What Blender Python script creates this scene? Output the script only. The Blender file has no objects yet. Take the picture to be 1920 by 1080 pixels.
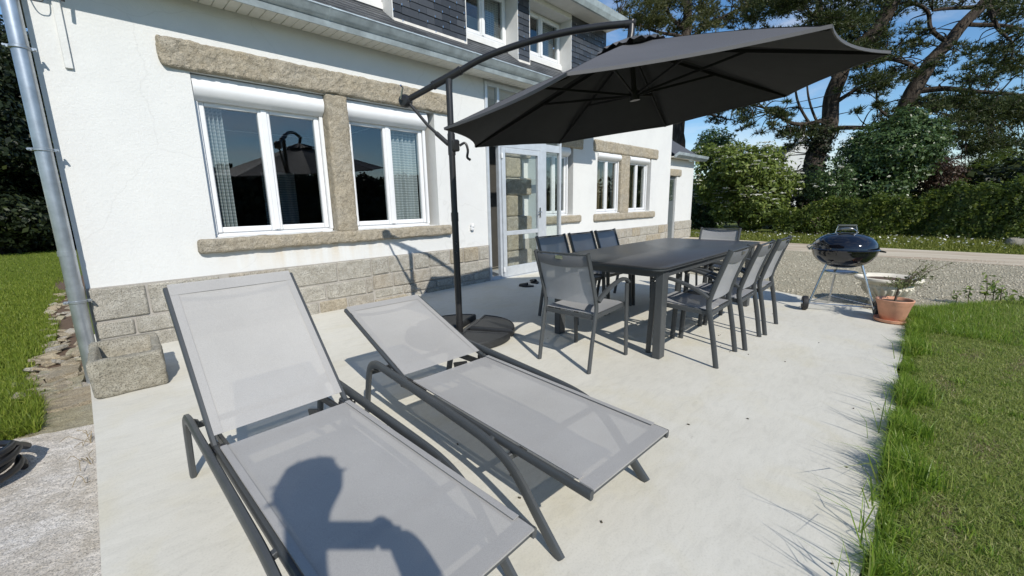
import bpy, math, random
import numpy as np
from mathutils import Vector, Matrix, noise

random.seed(7)
rng = np.random.default_rng(11)
PI = math.pi
rad = math.radians
S = bpy.context.scene
COL = S.collection

# ------------------------------------------------------------------ camera
YAW, PITCH, ROLL, FPX = rad(44.64), rad(11.328), rad(1.074), 779.92
CAM = Vector((0.0, -5.016, 1.22))
fwd = Vector((math.cos(PITCH) * math.cos(YAW), math.cos(PITCH) * math.sin(YAW), -math.sin(PITCH)))
rt0 = Vector((math.sin(YAW), -math.cos(YAW), 0))
dn0 = fwd.cross(rt0)
rt = math.cos(ROLL) * rt0 + math.sin(ROLL) * dn0
dn = -math.sin(ROLL) * rt0 + math.cos(ROLL) * dn0
cd = bpy.data.cameras.new('camera')
cd.sensor_width = 36.0
cd.lens = FPX / 1920 * 36.0
cd.clip_start = 0.03
cd.clip_end = 2000
cam = bpy.data.objects.new('camera', cd)
COL.objects.link(cam)
cam.matrix_world = Matrix(((rt.x, -dn.x, -fwd.x, CAM.x), (rt.y, -dn.y, -fwd.y, CAM.y), (rt.z, -dn.z, -fwd.z, CAM.z), (0, 0, 0, 1)))
S.camera = cam


def spot(u, v, depth):
    """world point seen in direction (u, v) of the 1920 px photograph at a given distance along the view axis"""
    d = rt * ((u - 960) / FPX) + dn * ((v - 540) / FPX) + fwd
    return CAM + d * depth


# ------------------------------------------------------------------ light
SUN_AZ, SUN_EL = rad(70.0), rad(38.5)     # direction the light travels in plan, and its elevation
Ldir = Vector((math.cos(SUN_EL) * math.cos(SUN_AZ), math.cos(SUN_EL) * math.sin(SUN_AZ), -math.sin(SUN_EL)))
sd = bpy.data.lights.new('sun', 'SUN')
sd.energy = 4.5
sd.angle = rad(0.53)
sd.color = (1.0, 0.95, 0.865)
sun = bpy.data.objects.new('sun', sd)
COL.objects.link(sun)
sun.rotation_euler = Ldir.to_track_quat('-Z', 'Y').to_euler()
wd = bpy.data.worlds.new('World')
S.world = wd
wd.use_nodes = True
wn, wl = wd.node_tree.nodes, wd.node_tree.links
for n in list(wn):
    wn.remove(n)
sky = wn.new('ShaderNodeTexSky')
sky.sky_type = 'NISHITA'
sky.sun_disc = False
sky.sun_elevation = SUN_EL
sky.sun_rotation = math.atan2(-Ldir.x, -Ldir.y)
sky.air_density = 1.0
sky.dust_density = 0.05
sky.ozone_density = 3.0
tc = wn.new('ShaderNodeTexCoord')
mp = wn.new('ShaderNodeMapping')
mp.inputs['Scale'].default_value = (1.0, 1.0, 3.5)
cn = wn.new('ShaderNodeTexNoise')
cn.inputs['Scale'].default_value = 2.3
cn.inputs['Detail'].default_value = 9
cn.inputs['Roughness'].default_value = 0.62
cn.inputs['Distortion'].default_value = 0.6
cr = wn.new('ShaderNodeValToRGB')
cr.color_ramp.elements[0].position = 0.47
cr.color_ramp.elements[0].color = (0, 0, 0, 1)
cr.color_ramp.elements[1].position = 0.80
cr.color_ramp.elements[1].color = (0.62, 0.62, 0.62, 1)
mx = wn.new('ShaderNodeMix')
mx.data_type = 'RGBA'
mx.inputs['B'].default_value = (7.2, 7.0, 6.8, 1)
bg = wn.new('ShaderNodeBackground')
bg.inputs['Strength'].default_value = 0.13
wo = wn.new('ShaderNodeOutputWorld')
wl.new(tc.outputs['Generated'], mp.inputs['Vector'])
wl.new(mp.outputs['Vector'], cn.inputs['Vector'])
wl.new(cn.outputs['Fac'], cr.inputs['Fac'])
wl.new(cr.outputs['Color'], mx.inputs['Factor'])
hsv = wn.new('ShaderNodeHueSaturation')
hsv.inputs['Saturation'].default_value = 1.2
wl.new(sky.outputs['Color'], hsv.inputs['Color'])
wl.new(hsv.outputs['Color'], mx.inputs['A'])
wl.new(mx.outputs['Result'], bg.inputs['Color'])
wl.new(bg.outputs['Background'], wo.inputs['Surface'])
S.view_settings.view_transform = 'Standard'
S.view_settings.look = 'None'
S.view_settings.gamma = 1.0
S.view_settings.exposure = 0.12
S.cycles.max_bounces = 5
S.cycles.diffuse_bounces = 3
S.cycles.glossy_bounces = 3
S.cycles.transmission_bounces = 3
S.cycles.transparent_max_bounces = 14


# ------------------------------------------------------------------ materials
MATS = {}


def rgb(c):
    return (c[0], c[1], c[2], 1.0)


def new_mat(name):
    m = bpy.data.materials.new(name)
    m.use_nodes = True
    nt = m.node_tree
    for n in list(nt.nodes):
        nt.nodes.remove(n)
    out = nt.nodes.new('ShaderNodeOutputMaterial')
    MATS[name] = m
    return m, nt, out


def mk(nt, kind, **inp):
    n = nt.nodes.new(kind)
    for k, v in inp.items():
        n.inputs[k.replace('_', ' ')].default_value = v
    return n


def pos_node(nt):
    return nt.nodes.new('ShaderNodeNewGeometry').outputs['Position']


def noise_ramp(nt, scale, stops, detail=6, rough=0.6, vec=None, distortion=0.0):
    n = mk(nt, 'ShaderNodeTexNoise', Scale=scale, Detail=detail, Roughness=rough, Distortion=distortion)
    nt.links.new(vec if vec is not None else pos_node(nt), n.inputs['Vector'])
    r = nt.nodes.new('ShaderNodeValToRGB')
    e = r.color_ramp.elements
    while len(e) < len(stops):
        e.new(0.5)
    for i, (p, c) in enumerate(stops):
        e[i].position = p
        e[i].color = rgb(c) if len(c) == 3 else c
    nt.links.new(n.outputs['Fac'], r.inputs['Fac'])
    return r.outputs['Color'], n.outputs['Fac']


def mixc(nt, a, b, fac, mode='MIX'):
    m = nt.nodes.new('ShaderNodeMix')
    m.data_type = 'RGBA'
    m.blend_type = mode
    for key, val in (('A', a), ('B', b), ('Factor', fac)):
        if isinstance(val, (int, float)):
            m.inputs[key].default_value = val
        elif isinstance(val, tuple):
            m.inputs[key].default_value = rgb(val)
        else:
            nt.links.new(val, m.inputs[key])
    return m.outputs['Result']


def bump(nt, height, strength, dist=0.01):
    b = mk(nt, 'ShaderNodeBump', Strength=strength, Distance=dist)
    nt.links.new(height, b.inputs['Height'])
    return b.outputs['Normal']


def finish(nt, out, color, rough=0.6, metallic=0.0, spec=0.5, normal=None, coat=0.0):
    p = mk(nt, 'ShaderNodeBsdfPrincipled', Metallic=metallic)
    p.inputs['Specular IOR Level'].default_value = spec
    p.inputs['Coat Weight'].default_value = coat
    for key, val in (('Base Color', color), ('Roughness', rough)):
        if isinstance(val, (int, float)):
            p.inputs[key].default_value = val
        elif isinstance(val, tuple):
            p.inputs[key].default_value = rgb(val)
        else:
            nt.links.new(val, p.inputs[key])
    if normal is not None:
        nt.links.new(normal, p.inputs['Normal'])
    nt.links.new(p.outputs['BSDF'], out.inputs['Surface'])
    return p


def plain(name, c, rough=0.5, metallic=0.0, spec=0.5, var=0.12, scale=9.0, bmp=0.0, bscale=200.0, coat=0.0):
    m, nt, out = new_mat(name)
    lo = tuple(x * (1 - var) for x in c)
    hi = tuple(min(1, x * (1 + var)) for x in c)
    col, f = noise_ramp(nt, scale, [(0.3, lo), (0.7, hi)])
    nrm = None
    if bmp:
        _, h = noise_ramp(nt, bscale, [(0, (0, 0, 0)), (1, (1, 1, 1))], detail=3)
        nrm = bump(nt, h, bmp, 0.002)
    finish(nt, out, col, rough, metallic, spec, nrm, coat)
    return m


def island_tint(nt, c0, c1, c2=None):
    g = nt.nodes.new('ShaderNodeNewGeometry')
    r = nt.nodes.new('ShaderNodeValToRGB')
    e = r.color_ramp.elements
    e[0].color = rgb(c0)
    e[1].color = rgb(c1)
    if c2:
        x = e.new(0.85)
        x.color = rgb(c1)
        e[2].color = rgb(c2)
    nt.links.new(g.outputs['Random Per Island'], r.inputs['Fac'])
    return r.outputs['Color']


def leafmat(name, c0, c1, c2=None, trans=0.35, rough=0.5, spec=0.35, patch=None):
    m, nt, out = new_mat(name)
    col = island_tint(nt, c0, c1, c2)
    if patch:
        big, f = noise_ramp(nt, patch[0], [(0.46, (0, 0, 0)), (0.62, (1, 1, 1))], detail=4)
        col = mixc(nt, col, patch[1], big)
    p = finish(nt, out, col, rough, 0, spec)
    t = nt.nodes.new('ShaderNodeBsdfTranslucent')
    nt.links.new(mixc(nt, col, (1.0, 1.0, 0.45), 0.25, 'MULTIPLY'), t.inputs['Color'])
    mx_ = mk(nt, 'ShaderNodeMixShader', Fac=trans)
    nt.links.new(p.outputs['BSDF'], mx_.inputs[1])
    nt.links.new(t.outputs['BSDF'], mx_.inputs[2])
    nt.links.new(mx_.outputs['Shader'], out.inputs['Surface'])
    return m


def granite(name, base, warm):
    m, nt, out = new_mat(name)
    big, _ = noise_ramp(nt, 3.2, [(0.32, base), (0.68, warm)], detail=5)
    sp, f = noise_ramp(nt, 130, [(0.38, (0.16, 0.155, 0.145)), (0.47, (0.95, 0.95, 0.95)), (0.60, (1, 1, 1)), (0.66, (1.35, 1.33, 1.28))], detail=2, rough=0.7)
    col = mixc(nt, big, sp, 0.62, 'MULTIPLY')
    blot, _ = noise_ramp(nt, 14, [(0.42, (0.62, 0.6, 0.56)), (0.6, (1, 1, 1))], detail=6, rough=0.7)
    col = mixc(nt, col, blot, 0.6, 'MULTIPLY')
    _, h1 = noise_ramp(nt, 26, [(0, (0, 0, 0)), (1, (1, 1, 1))], detail=8, rough=0.75)
    finish(nt, out, col, 0.85, 0, 0.3, bump(nt, h1, 0.9, 0.03))
    return m


# --- white render wall with faint grime and rust streaks under the sill
m, nt, out = new_mat('white_render')
c1, _ = noise_ramp(nt, 1.6, [(0.30, (0.60, 0.605, 0.595)), (0.6, (0.635, 0.64, 0.625)), (1, (0.63, 0.63, 0.615))], detail=7)
mpn = nt.nodes.new('ShaderNodeMapping')
mpn.inputs['Scale'].default_value = (9, 9, 0.9)
nt.links.new(pos_node(nt), mpn.inputs['Vector'])
st, _ = noise_ramp(nt, 1.0, [(0.40, (0, 0, 0)), (0.70, (0.9, 0.9, 0.9))], detail=5, vec=mpn.outputs['Vector'])
sepw = nt.nodes.new('ShaderNodeSeparateXYZ')
nt.links.new(pos_node(nt), sepw.inputs['Vector'])
band = nt.nodes.new('ShaderNodeMapRange')
band.inputs['From Min'].default_value = 0.50
band.inputs['From Max'].default_value = 0.80
nt.links.new(sepw.outputs['Z'], band.inputs['Value'])
below = nt.nodes.new('ShaderNodeMath')
below.operation = 'MULTIPLY'
bx_ = mk(nt, 'ShaderNodeMapRange')
bx_.inputs['From Min'].default_value = 1.15
bx_.inputs['From Max'].default_value = 0.35
ab_ = nt.nodes.new('ShaderNodeMath')
ab_.operation = 'SUBTRACT'
ab_.inputs[1].default_value = 1.9
nt.links.new(sepw.outputs['X'], ab_.inputs[0])
ab2 = nt.nodes.new('ShaderNodeMath')
ab2.operation = 'ABSOLUTE'
nt.links.new(ab_.outputs['Value'], ab2.inputs[0])
nt.links.new(ab2.outputs['Value'], bx_.inputs['Value'])
bm_ = nt.nodes.new('ShaderNodeMath')
bm_.operation = 'MULTIPLY'
nt.links.new(band.outputs['Result'], bm_.inputs[0])
nt.links.new(bx_.outputs['Result'], bm_.inputs[1])
lt_ = nt.nodes.new('ShaderNodeMath')
lt_.operation = 'LESS_THAN'
lt_.inputs[1].default_value = 0.84
nt.links.new(sepw.outputs['Z'], lt_.inputs[0])
bm2 = nt.nodes.new('ShaderNodeMath')
bm2.operation = 'MULTIPLY'
nt.links.new(bm_.outputs['Value'], bm2.inputs[0])
nt.links.new(lt_.outputs['Value'], bm2.inputs[1])
nt.links.new(bm2.outputs['Value'], below.inputs[0])
nt.links.new(st, below.inputs[1])
half = nt.nodes.new('ShaderNodeMath')
half.operation = 'MULTIPLY'
half.inputs[1].default_value = 0.8
nt.links.new(below.outputs['Value'], half.inputs[0])
c1 = mixc(nt, c1, (0.50, 0.40, 0.26), half.outputs['Value'])
g2, _ = noise_ramp(nt, 3.5, [(0.55, (0, 0, 0)), (0.72, (0.26, 0.26, 0.26))], detail=10, rough=0.78)
c1 = mixc(nt, c1, (0.46, 0.47, 0.44), g2)
wv_ = mk(nt, 'ShaderNodeTexNoise', Scale=2.2, Detail=3.0)
nt.links.new(pos_node(nt), wv_.inputs['Vector'])
vx = nt.nodes.new('ShaderNodeTexVoronoi')
vx.feature = 'DISTANCE_TO_EDGE'
vx.inputs['Scale'].default_value = 0.75
mxv = nt.nodes.new('ShaderNodeMix')
mxv.data_type = 'VECTOR'
mxv.inputs['Factor'].default_value = 0.22
nt.links.new(pos_node(nt), mxv.inputs['A'])
nt.links.new(wv_.outputs['Color'], mxv.inputs['B'])
nt.links.new(mxv.outputs['Result'], vx.inputs['Vector'])
ck = mk(nt, 'ShaderNodeMapRange')
ck.inputs['From Min'].default_value = 0.0035
ck.inputs['From Max'].default_value = 0.0
ck.inputs['To Max'].default_value = 0.16
nt.links.new(vx.outputs['Distance'], ck.inputs['Value'])
c1 = mixc(nt, c1, (0.34, 0.33, 0.31), ck.outputs['Result'])
_, hb = noise_ramp(nt, 45, [(0, (0, 0, 0)), (1, (1, 1, 1))], detail=8, rough=0.7)
_, hb2 = noise_ramp(nt, 6, [(0, (0, 0, 0)), (1, (1, 1, 1))], detail=3)
addh = nt.nodes.new('ShaderNodeMath')
nt.links.new(hb, addh.inputs[0])
nt.links.new(hb2, addh.inputs[1])
finish(nt, out, c1, 0.9, 0, 0.2, bump(nt, addh.outputs['Value'], 0.35, 0.012))

# --- concrete patio
m, nt, out = new_mat('patio_concrete')
c1, _ = noise_ramp(nt, 0.9, [(0.3, (0.545, 0.525, 0.462)), (0.55, (0.60, 0.583, 0.52)), (0.75, (0.625, 0.61, 0.555))], detail=8, rough=0.65)
yl, _ = noise_ramp(nt, 2.1, [(0.5, (0, 0, 0)), (0.72, (0.55, 0.55, 0.55))], detail=6, distortion=0.8)
c1 = mixc(nt, c1, (0.55, 0.51, 0.385), yl)
mpn = nt.nodes.new('ShaderNodeMapping')
mpn.inputs['Scale'].default_value = (3, 9, 1)
mpn.inputs['Rotation'].default_value = (0, 0, 0.5)
nt.links.new(pos_node(nt), mpn.inputs['Vector'])
tr, trh = noise_ramp(nt, 2.2, [(0.36, (0.80, 0.80, 0.79)), (0.50, (0.97, 0.97, 0.96)), (0.66, (1.06, 1.06, 1.06))], detail=10, rough=0.72, vec=mpn.outputs['Vector'], distortion=1.2)
c1 = mixc(nt, c1, tr, 0.42, 'MULTIPLY')
sp_, _ = noise_ramp(nt, 19, [(0.68, (0, 0, 0)), (0.74, (0.45, 0.45, 0.45))], detail=5, rough=0.6)
c1 = mixc(nt, c1, (0.36, 0.34, 0.28), sp_)
gr, grh = noise_ramp(nt, 130, [(0.30, (0.78, 0.78, 0.76)), (0.5, (1, 1, 1))], detail=4)
c1 = mixc(nt, c1, gr, 0.5, 'MULTIPLY')
finish(nt, out, c1, 0.85, 0, 0.25, bump(nt, trh, 0.12, 0.01))

granite('granite_warm', (0.455, 0.395, 0.295), (0.41, 0.375, 0.31))
granite('granite_grey', (0.43, 0.41, 0.365), (0.46, 0.41, 0.335))
granite('granite_pale', (0.50, 0.475, 0.415), (0.44, 0.42, 0.37))
granite('trough_stone', (0.36, 0.34, 0.27), (0.44, 0.41, 0.34))
granite('slab_granite', (0.84, 0.80, 0.75), (0.70, 0.64, 0.56))
granite('rubble', (0.46, 0.38, 0.26), (0.36, 0.32, 0.25))
granite('flat_schist', (0.48, 0.45, 0.36), (0.38, 0.34, 0.22))
plain('mortar', (0.33, 0.31, 0.28), 0.95, bmp=0.3, bscale=60)
plain('white_plastic', (0.70, 0.71, 0.72), 0.28, var=0.03)
plain('white_reveal', (0.66, 0.66, 0.65), 0.7, var=0.05)
plain('soffit_board', (0.66, 0.65, 0.60), 0.6, var=0.05)
plain('aluminium_frame', (0.55, 0.58, 0.61), 0.38, metallic=0.35, var=0.08)
plain('zinc', (0.40, 0.46, 0.49), 0.45, metallic=0.3, var=0.30, scale=5)
plain('galvanised', (0.42, 0.45, 0.48), 0.34, metallic=0.8, var=0.25, scale=6)
plain('flashing', (0.66, 0.63, 0.58), 0.6, var=0.15)
plain('charcoal_metal', (0.055, 0.060, 0.063), 0.42, var=0.10, bmp=0.15, bscale=500)
plain('black_metal', (0.018, 0.018, 0.019), 0.38, var=0.15, bmp=0.2, bscale=400)
plain('black_rubber', (0.016, 0.016, 0.017), 0.55, var=0.2)
plain('black_hose', (0.014, 0.014, 0.015), 0.32, var=0.2)
plain('base_plastic', (0.020, 0.021, 0.022), 0.5, var=0.25, scale=25, bmp=0.3, bscale=300)
plain('enamel', (0.006, 0.0065, 0.010), 0.07, var=0.05, coat=0.6)
plain('chrome', (0.62, 0.62, 0.61), 0.22, metallic=1.0, var=0.08)
plain('handle_plastic', (0.10, 0.11, 0.10), 0.45)
plain('terracotta', (0.60, 0.31, 0.20), 0.82, var=0.16, scale=11, bmp=0.2, bscale=120)
plain('urn_stone', (0.62, 0.58, 0.49), 0.85, var=0.16, scale=8, bmp=0.3, bscale=90)
plain('soil', (0.10, 0.065, 0.042), 0.95, var=0.4, scale=40, bmp=0.8, bscale=60)
plain('interior_wall', (0.30, 0.27, 0.22), 0.9)
plain('interior_floor', (0.12, 0.09, 0.06), 0.6)
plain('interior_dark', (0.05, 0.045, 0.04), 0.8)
plain('brown_curtain', (0.20, 0.15, 0.09), 0.9)
plain('grey_door', (0.10, 0.115, 0.12), 0.45)
plain('skin', (0.55, 0.36, 0.28), 0.5, var=0.05)
plain('hair', (0.04, 0.03, 0.02), 0.6)
plain('clothing', (0.09, 0.10, 0.14), 0.9)
plain('dark_gap', (0.02, 0.02, 0.02), 0.9)
plain('dead_stalk', (0.24, 0.19, 0.11), 0.8, var=0.3)
plain('debris_brown', (0.07, 0.06, 0.04), 0.9, var=0.4)
plain('far_wall', (0.62, 0.63, 0.63), 0.9, var=0.05)
plain('far_roof', (0.075, 0.08, 0.09), 0.7)
plain('gravel_base', (0.26, 0.25, 0.21), 0.95, var=0.3, scale=60)

# slate: each piece its own shade
m, nt, out = new_mat('slate')
oi = nt.nodes.new('ShaderNodeObjectInfo')
isl = nt.nodes.new('ShaderNodeNewGeometry')
am = nt.nodes.new('ShaderNodeMath')
am.operation = 'ADD'
nt.links.new(oi.outputs['Random'], am.inputs[0])
nt.links.new(isl.outputs['Random Per Island'], am.inputs[1])
fr = nt.nodes.new('ShaderNodeMath')
fr.operation = 'FRACT'
nt.links.new(am.outputs['Value'], fr.inputs[0])
cb = mixc(nt, (0.024, 0.027, 0.032), (0.058, 0.063, 0.071), fr.outputs['Value'])
lich, hh = noise_ramp(nt, 30, [(0.58, (0, 0, 0)), (0.75, (0.35, 0.35, 0.35))], detail=8, rough=0.75)
cb = mixc(nt, cb, (0.20, 0.20, 0.17), lich)
finish(nt, out, cb, 0.42, 0, 0.5, bump(nt, hh, 0.3, 0.006))

# textilene mesh fabric
def textilene(name, col, see, tl_=0.10):
    m, nt, out = new_mat(name)
    c, _ = noise_ramp(nt, 3.0, [(0.3, tuple(x * 0.94 for x in col)), (0.7, tuple(x * 1.05 for x in col))])
    wv, _ = noise_ramp(nt, 380, [(0.35, (0.86, 0.86, 0.86)), (0.62, (1.07, 1.07, 1.07))], detail=2)
    c = mixc(nt, c, wv, 0.8, 'MULTIPLY')
    p = finish(nt, out, c, 0.55, 0, 0.4)
    tl = nt.nodes.new('ShaderNodeBsdfTranslucent')
    nt.links.new(c, tl.inputs['Color'])
    m1 = mk(nt, 'ShaderNodeMixShader', Fac=tl_)
    nt.links.new(p.outputs['BSDF'], m1.inputs[1])
    nt.links.new(tl.outputs['BSDF'], m1.inputs[2])
    tp = mk(nt, 'ShaderNodeBsdfTransparent')
    m2 = mk(nt, 'ShaderNodeMixShader', Fac=see)
    nt.links.new(m1.outputs['Shader'], m2.inputs[1])
    nt.links.new(tp.outputs['BSDF'], m2.inputs[2])
    nt.links.new(m2.outputs['Shader'], out.inputs['Surface'])


textilene('lounger_mesh', (0.40, 0.392, 0.378), 0.10)
textilene('lounger_hem', (0.39, 0.382, 0.368), 0.06)
textilene('chair_mesh', (0.33, 0.335, 0.345), 0.09, 0.03)
textilene('chair_hem', (0.16, 0.165, 0.175), 0.02)

m, nt, out = new_mat('canopy_fabric')
c, _ = noise_ramp(nt, 2.0, [(0.3, (0.086, 0.086, 0.090)), (0.7, (0.098, 0.098, 0.103))])
_, wv = noise_ramp(nt, 600, [(0, (0, 0, 0)), (1, (1, 1, 1))], detail=2)
p = finish(nt, out, c, 0.7, 0, 0.4, bump(nt, wv, 0.2, 0.002))
plain('rib_metal', (0.012, 0.012, 0.013), 0.7, var=0.1, spec=0.2)
plain('canopy_shade', (0.030, 0.030, 0.031), 0.8, var=0.08, spec=0.2)  # darker than the outer cloth: the underside's shade put into the colour

m, nt, out = new_mat('tabletop_glass')
c, f = noise_ramp(nt, 5.0, [(0.3, (0.048, 0.049, 0.052)), (0.7, (0.058, 0.059, 0.062))])
finish(nt, out, c, 0.36, 0, 0.5)

# curtain: thin checked voile
m, nt, out = new_mat('voile')
sx = nt.nodes.new('ShaderNodeSeparateXYZ')
nt.links.new(pos_node(nt), sx.inputs['Vector'])
wv = mk(nt, 'ShaderNodeTexWave', Scale=9.0, Distortion=1.5, Detail=2.0)
wv.bands_direction = 'Z'
nt.links.new(pos_node(nt), wv.inputs['Vector'])
c = mixc(nt, (0.42, 0.46, 0.48), (0.72, 0.75, 0.76), wv.outputs['Fac'])
d_ = mk(nt, 'ShaderNodeBsdfDiffuse')
nt.links.new(c, d_.inputs['Color'])
tp = mk(nt, 'ShaderNodeBsdfTransparent')
ms = mk(nt, 'ShaderNodeMixShader', Fac=0.25)
nt.links.new(d_.outputs['BSDF'], ms.inputs[1])
nt.links.new(tp.outputs['BSDF'], ms.inputs[2])
nt.links.new(ms.outputs['Shader'], out.inputs['Surface'])


def glassmat(name, tint, boost, ior=1.5):
    m, nt, out = new_mat(name)
    lw = mk(nt, 'ShaderNodeLayerWeight', Blend=0.5)
    pw = nt.nodes.new('ShaderNodeMath')
    pw.operation = 'POWER'
    pw.inputs[1].default_value = 4.0
    nt.links.new(lw.outputs['Facing'], pw.inputs[0])
    mu = nt.nodes.new('ShaderNodeMath')
    mu.operation = 'MULTIPLY_ADD'
    mu.use_clamp = True
    mu.inputs[1].default_value = 0.9
    mu.inputs[2].default_value = boost
    nt.links.new(pw.outputs['Value'], mu.inputs[0])
    tp = mk(nt, 'ShaderNodeBsdfTransparent', Color=rgb(tint))
    gl = mk(nt, 'ShaderNodeBsdfGlossy', Roughness=0.0)
    ms = mk(nt, 'ShaderNodeMixShader')
    nt.links.new(mu.outputs['Value'], ms.inputs['Fac'])
    nt.links.new(tp.outputs['BSDF'], ms.inputs[1])
    nt.links.new(gl.outputs['BSDF'], ms.inputs[2])
    nt.links.new(ms.outputs['Shader'], out.inputs['Surface'])


glassmat('window_glass', (0.86, 0.89, 0.89), 0.10)
glassmat('porch_glass', (0.95, 0.97, 0.965), 0.03)

# bark
m, nt, out = new_mat('pine_bark')
mpn = nt.nodes.new('ShaderNodeMapping')
mpn.inputs['Scale'].default_value = (7, 7, 1.5)
nt.links.new(pos_node(nt), mpn.inputs['Vector'])
c, h = noise_ramp(nt, 1.3, [(0.35, (0.020, 0.016, 0.013)), (0.55, (0.062, 0.050, 0.040)), (0.75, (0.15, 0.13, 0.105))], detail=8, rough=0.7, vec=mpn.outputs['Vector'])
finish(nt, out, c, 0.95, 0, 0.2, bump(nt, h, 1.0, 0.08))
plain('shrub_stem', (0.09, 0.07, 0.05), 0.9, var=0.3)

leafmat('pine_needles', (0.026, 0.042, 0.014), (0.070, 0.092, 0.028), (0.15, 0.155, 0.05), trans=0.3)
leafmat('pine_needles_olive', (0.045, 0.055, 0.018), (0.11, 0.12, 0.040), (0.18, 0.17, 0.065), trans=0.3)
leafmat('elder_leaf', (0.085, 0.125, 0.026), (0.20, 0.26, 0.055), (0.32, 0.36, 0.10), trans=0.45)
leafmat('laurel_leaf', (0.035, 0.068, 0.020), (0.085, 0.140, 0.042), (0.17, 0.22, 0.085), trans=0.3, rough=0.35, spec=0.5)
leafmat('hedge_leaf', (0.034, 0.060, 0.010), (0.105, 0.150, 0.024), (0.26, 0.29, 0.055), trans=0.4)
leafmat('dark_leaf', (0.008, 0.014, 0.006), (0.022, 0.034, 0.012), (0.06, 0.075, 0.022), trans=0.2)
leafmat('bronze_leaf', (0.035, 0.020, 0.014), (0.075, 0.045, 0.030), (0.11, 0.08, 0.045), trans=0.3)
leafmat('young_leaf', (0.10, 0.16, 0.035), (0.20, 0.27, 0.06), (0.30, 0.34, 0.10), trans=0.4)
leafmat('pot_leaf', (0.10, 0.13, 0.045), (0.20, 0.22, 0.09), (0.34, 0.33, 0.17), trans=0.3)
leafmat('white_petal', (0.65, 0.66, 0.58), (0.80, 0.80, 0.74), trans=0.25)
leafmat('tall_grass', (0.12, 0.21, 0.026), (0.25, 0.37, 0.05), (0.46, 0.50, 0.14), trans=0.5, spec=0.5, rough=0.4)
leafmat('mown_grass', (0.21, 0.28, 0.065), (0.36, 0.42, 0.12), (0.60, 0.57, 0.29), trans=0.5)
leafmat('dry_grass', (0.26, 0.21, 0.125), (0.40, 0.33, 0.21), (0.50, 0.43, 0.28), trans=0.35)
leafmat('side_grass', (0.12, 0.175, 0.020), (0.22, 0.285, 0.038), (0.37, 0.39, 0.085), trans=0.45)
leafmat('verge_grass', (0.12, 0.155, 0.025), (0.23, 0.255, 0.05), (0.38, 0.36, 0.12), trans=0.4)
leafmat('pebble', (0.24, 0.215, 0.16), (0.47, 0.43, 0.335), (0.68, 0.63, 0.51), trans=0.0, rough=0.8)

m, nt, out = new_mat('ground_turf')
c, h = noise_ramp(nt, 1.2, [(0.35, (0.085, 0.115, 0.028)), (0.6, (0.13, 0.155, 0.045)), (0.8, (0.18, 0.165, 0.07))], detail=9, rough=0.7)
finish(nt, out, c, 0.95, 0, 0.1, bump(nt, h, 0.8, 0.05))
m, nt, out = new_mat('lawn_turf')
c, h = noise_ramp(nt, 3.2, [(0.35, (0.10, 0.14, 0.035)), (0.6, (0.16, 0.19, 0.06)), (0.8, (0.22, 0.19, 0.10))], detail=9, rough=0.75)
finish(nt, out, c, 0.95, 0, 0.1, bump(nt, h, 0.8, 0.03))
m, nt, out = new_mat('dirt_road')
mpn = nt.nodes.new('ShaderNodeMapping')
mpn.inputs['Scale'].default_value = (1.6, 0.25, 1)
nt.links.new(pos_node(nt), mpn.inputs['Vector'])
c, h = noise_ramp(nt, 1.3, [(0.36, (0.32, 0.24, 0.175)), (0.5, (0.46, 0.40, 0.31)), (0.66, (0.54, 0.49, 0.39))], detail=8, rough=0.65, vec=mpn.outputs['Vector'])
finish(nt, out, c, 0.95, 0, 0.15, bump(nt, h, 0.3, 0.02))
m, nt, out = new_mat('gravel')
c, h = noise_ramp(nt, 55, [(0.30, (0.16, 0.14, 0.105)), (0.5, (0.40, 0.365, 0.28)), (0.72, (0.60, 0.55, 0.44))], detail=5, rough=0.75)
big, _ = noise_ramp(nt, 0.8, [(0.35, (0.82, 0.84, 0.80)), (0.65, (1.05, 1.04, 1.0))], detail=5)
c = mixc(nt, c, big, 0.8, 'MULTIPLY')
finish(nt, out, c, 0.9, 0, 0.2, bump(nt, h, 1.0, 0.02))


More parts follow.
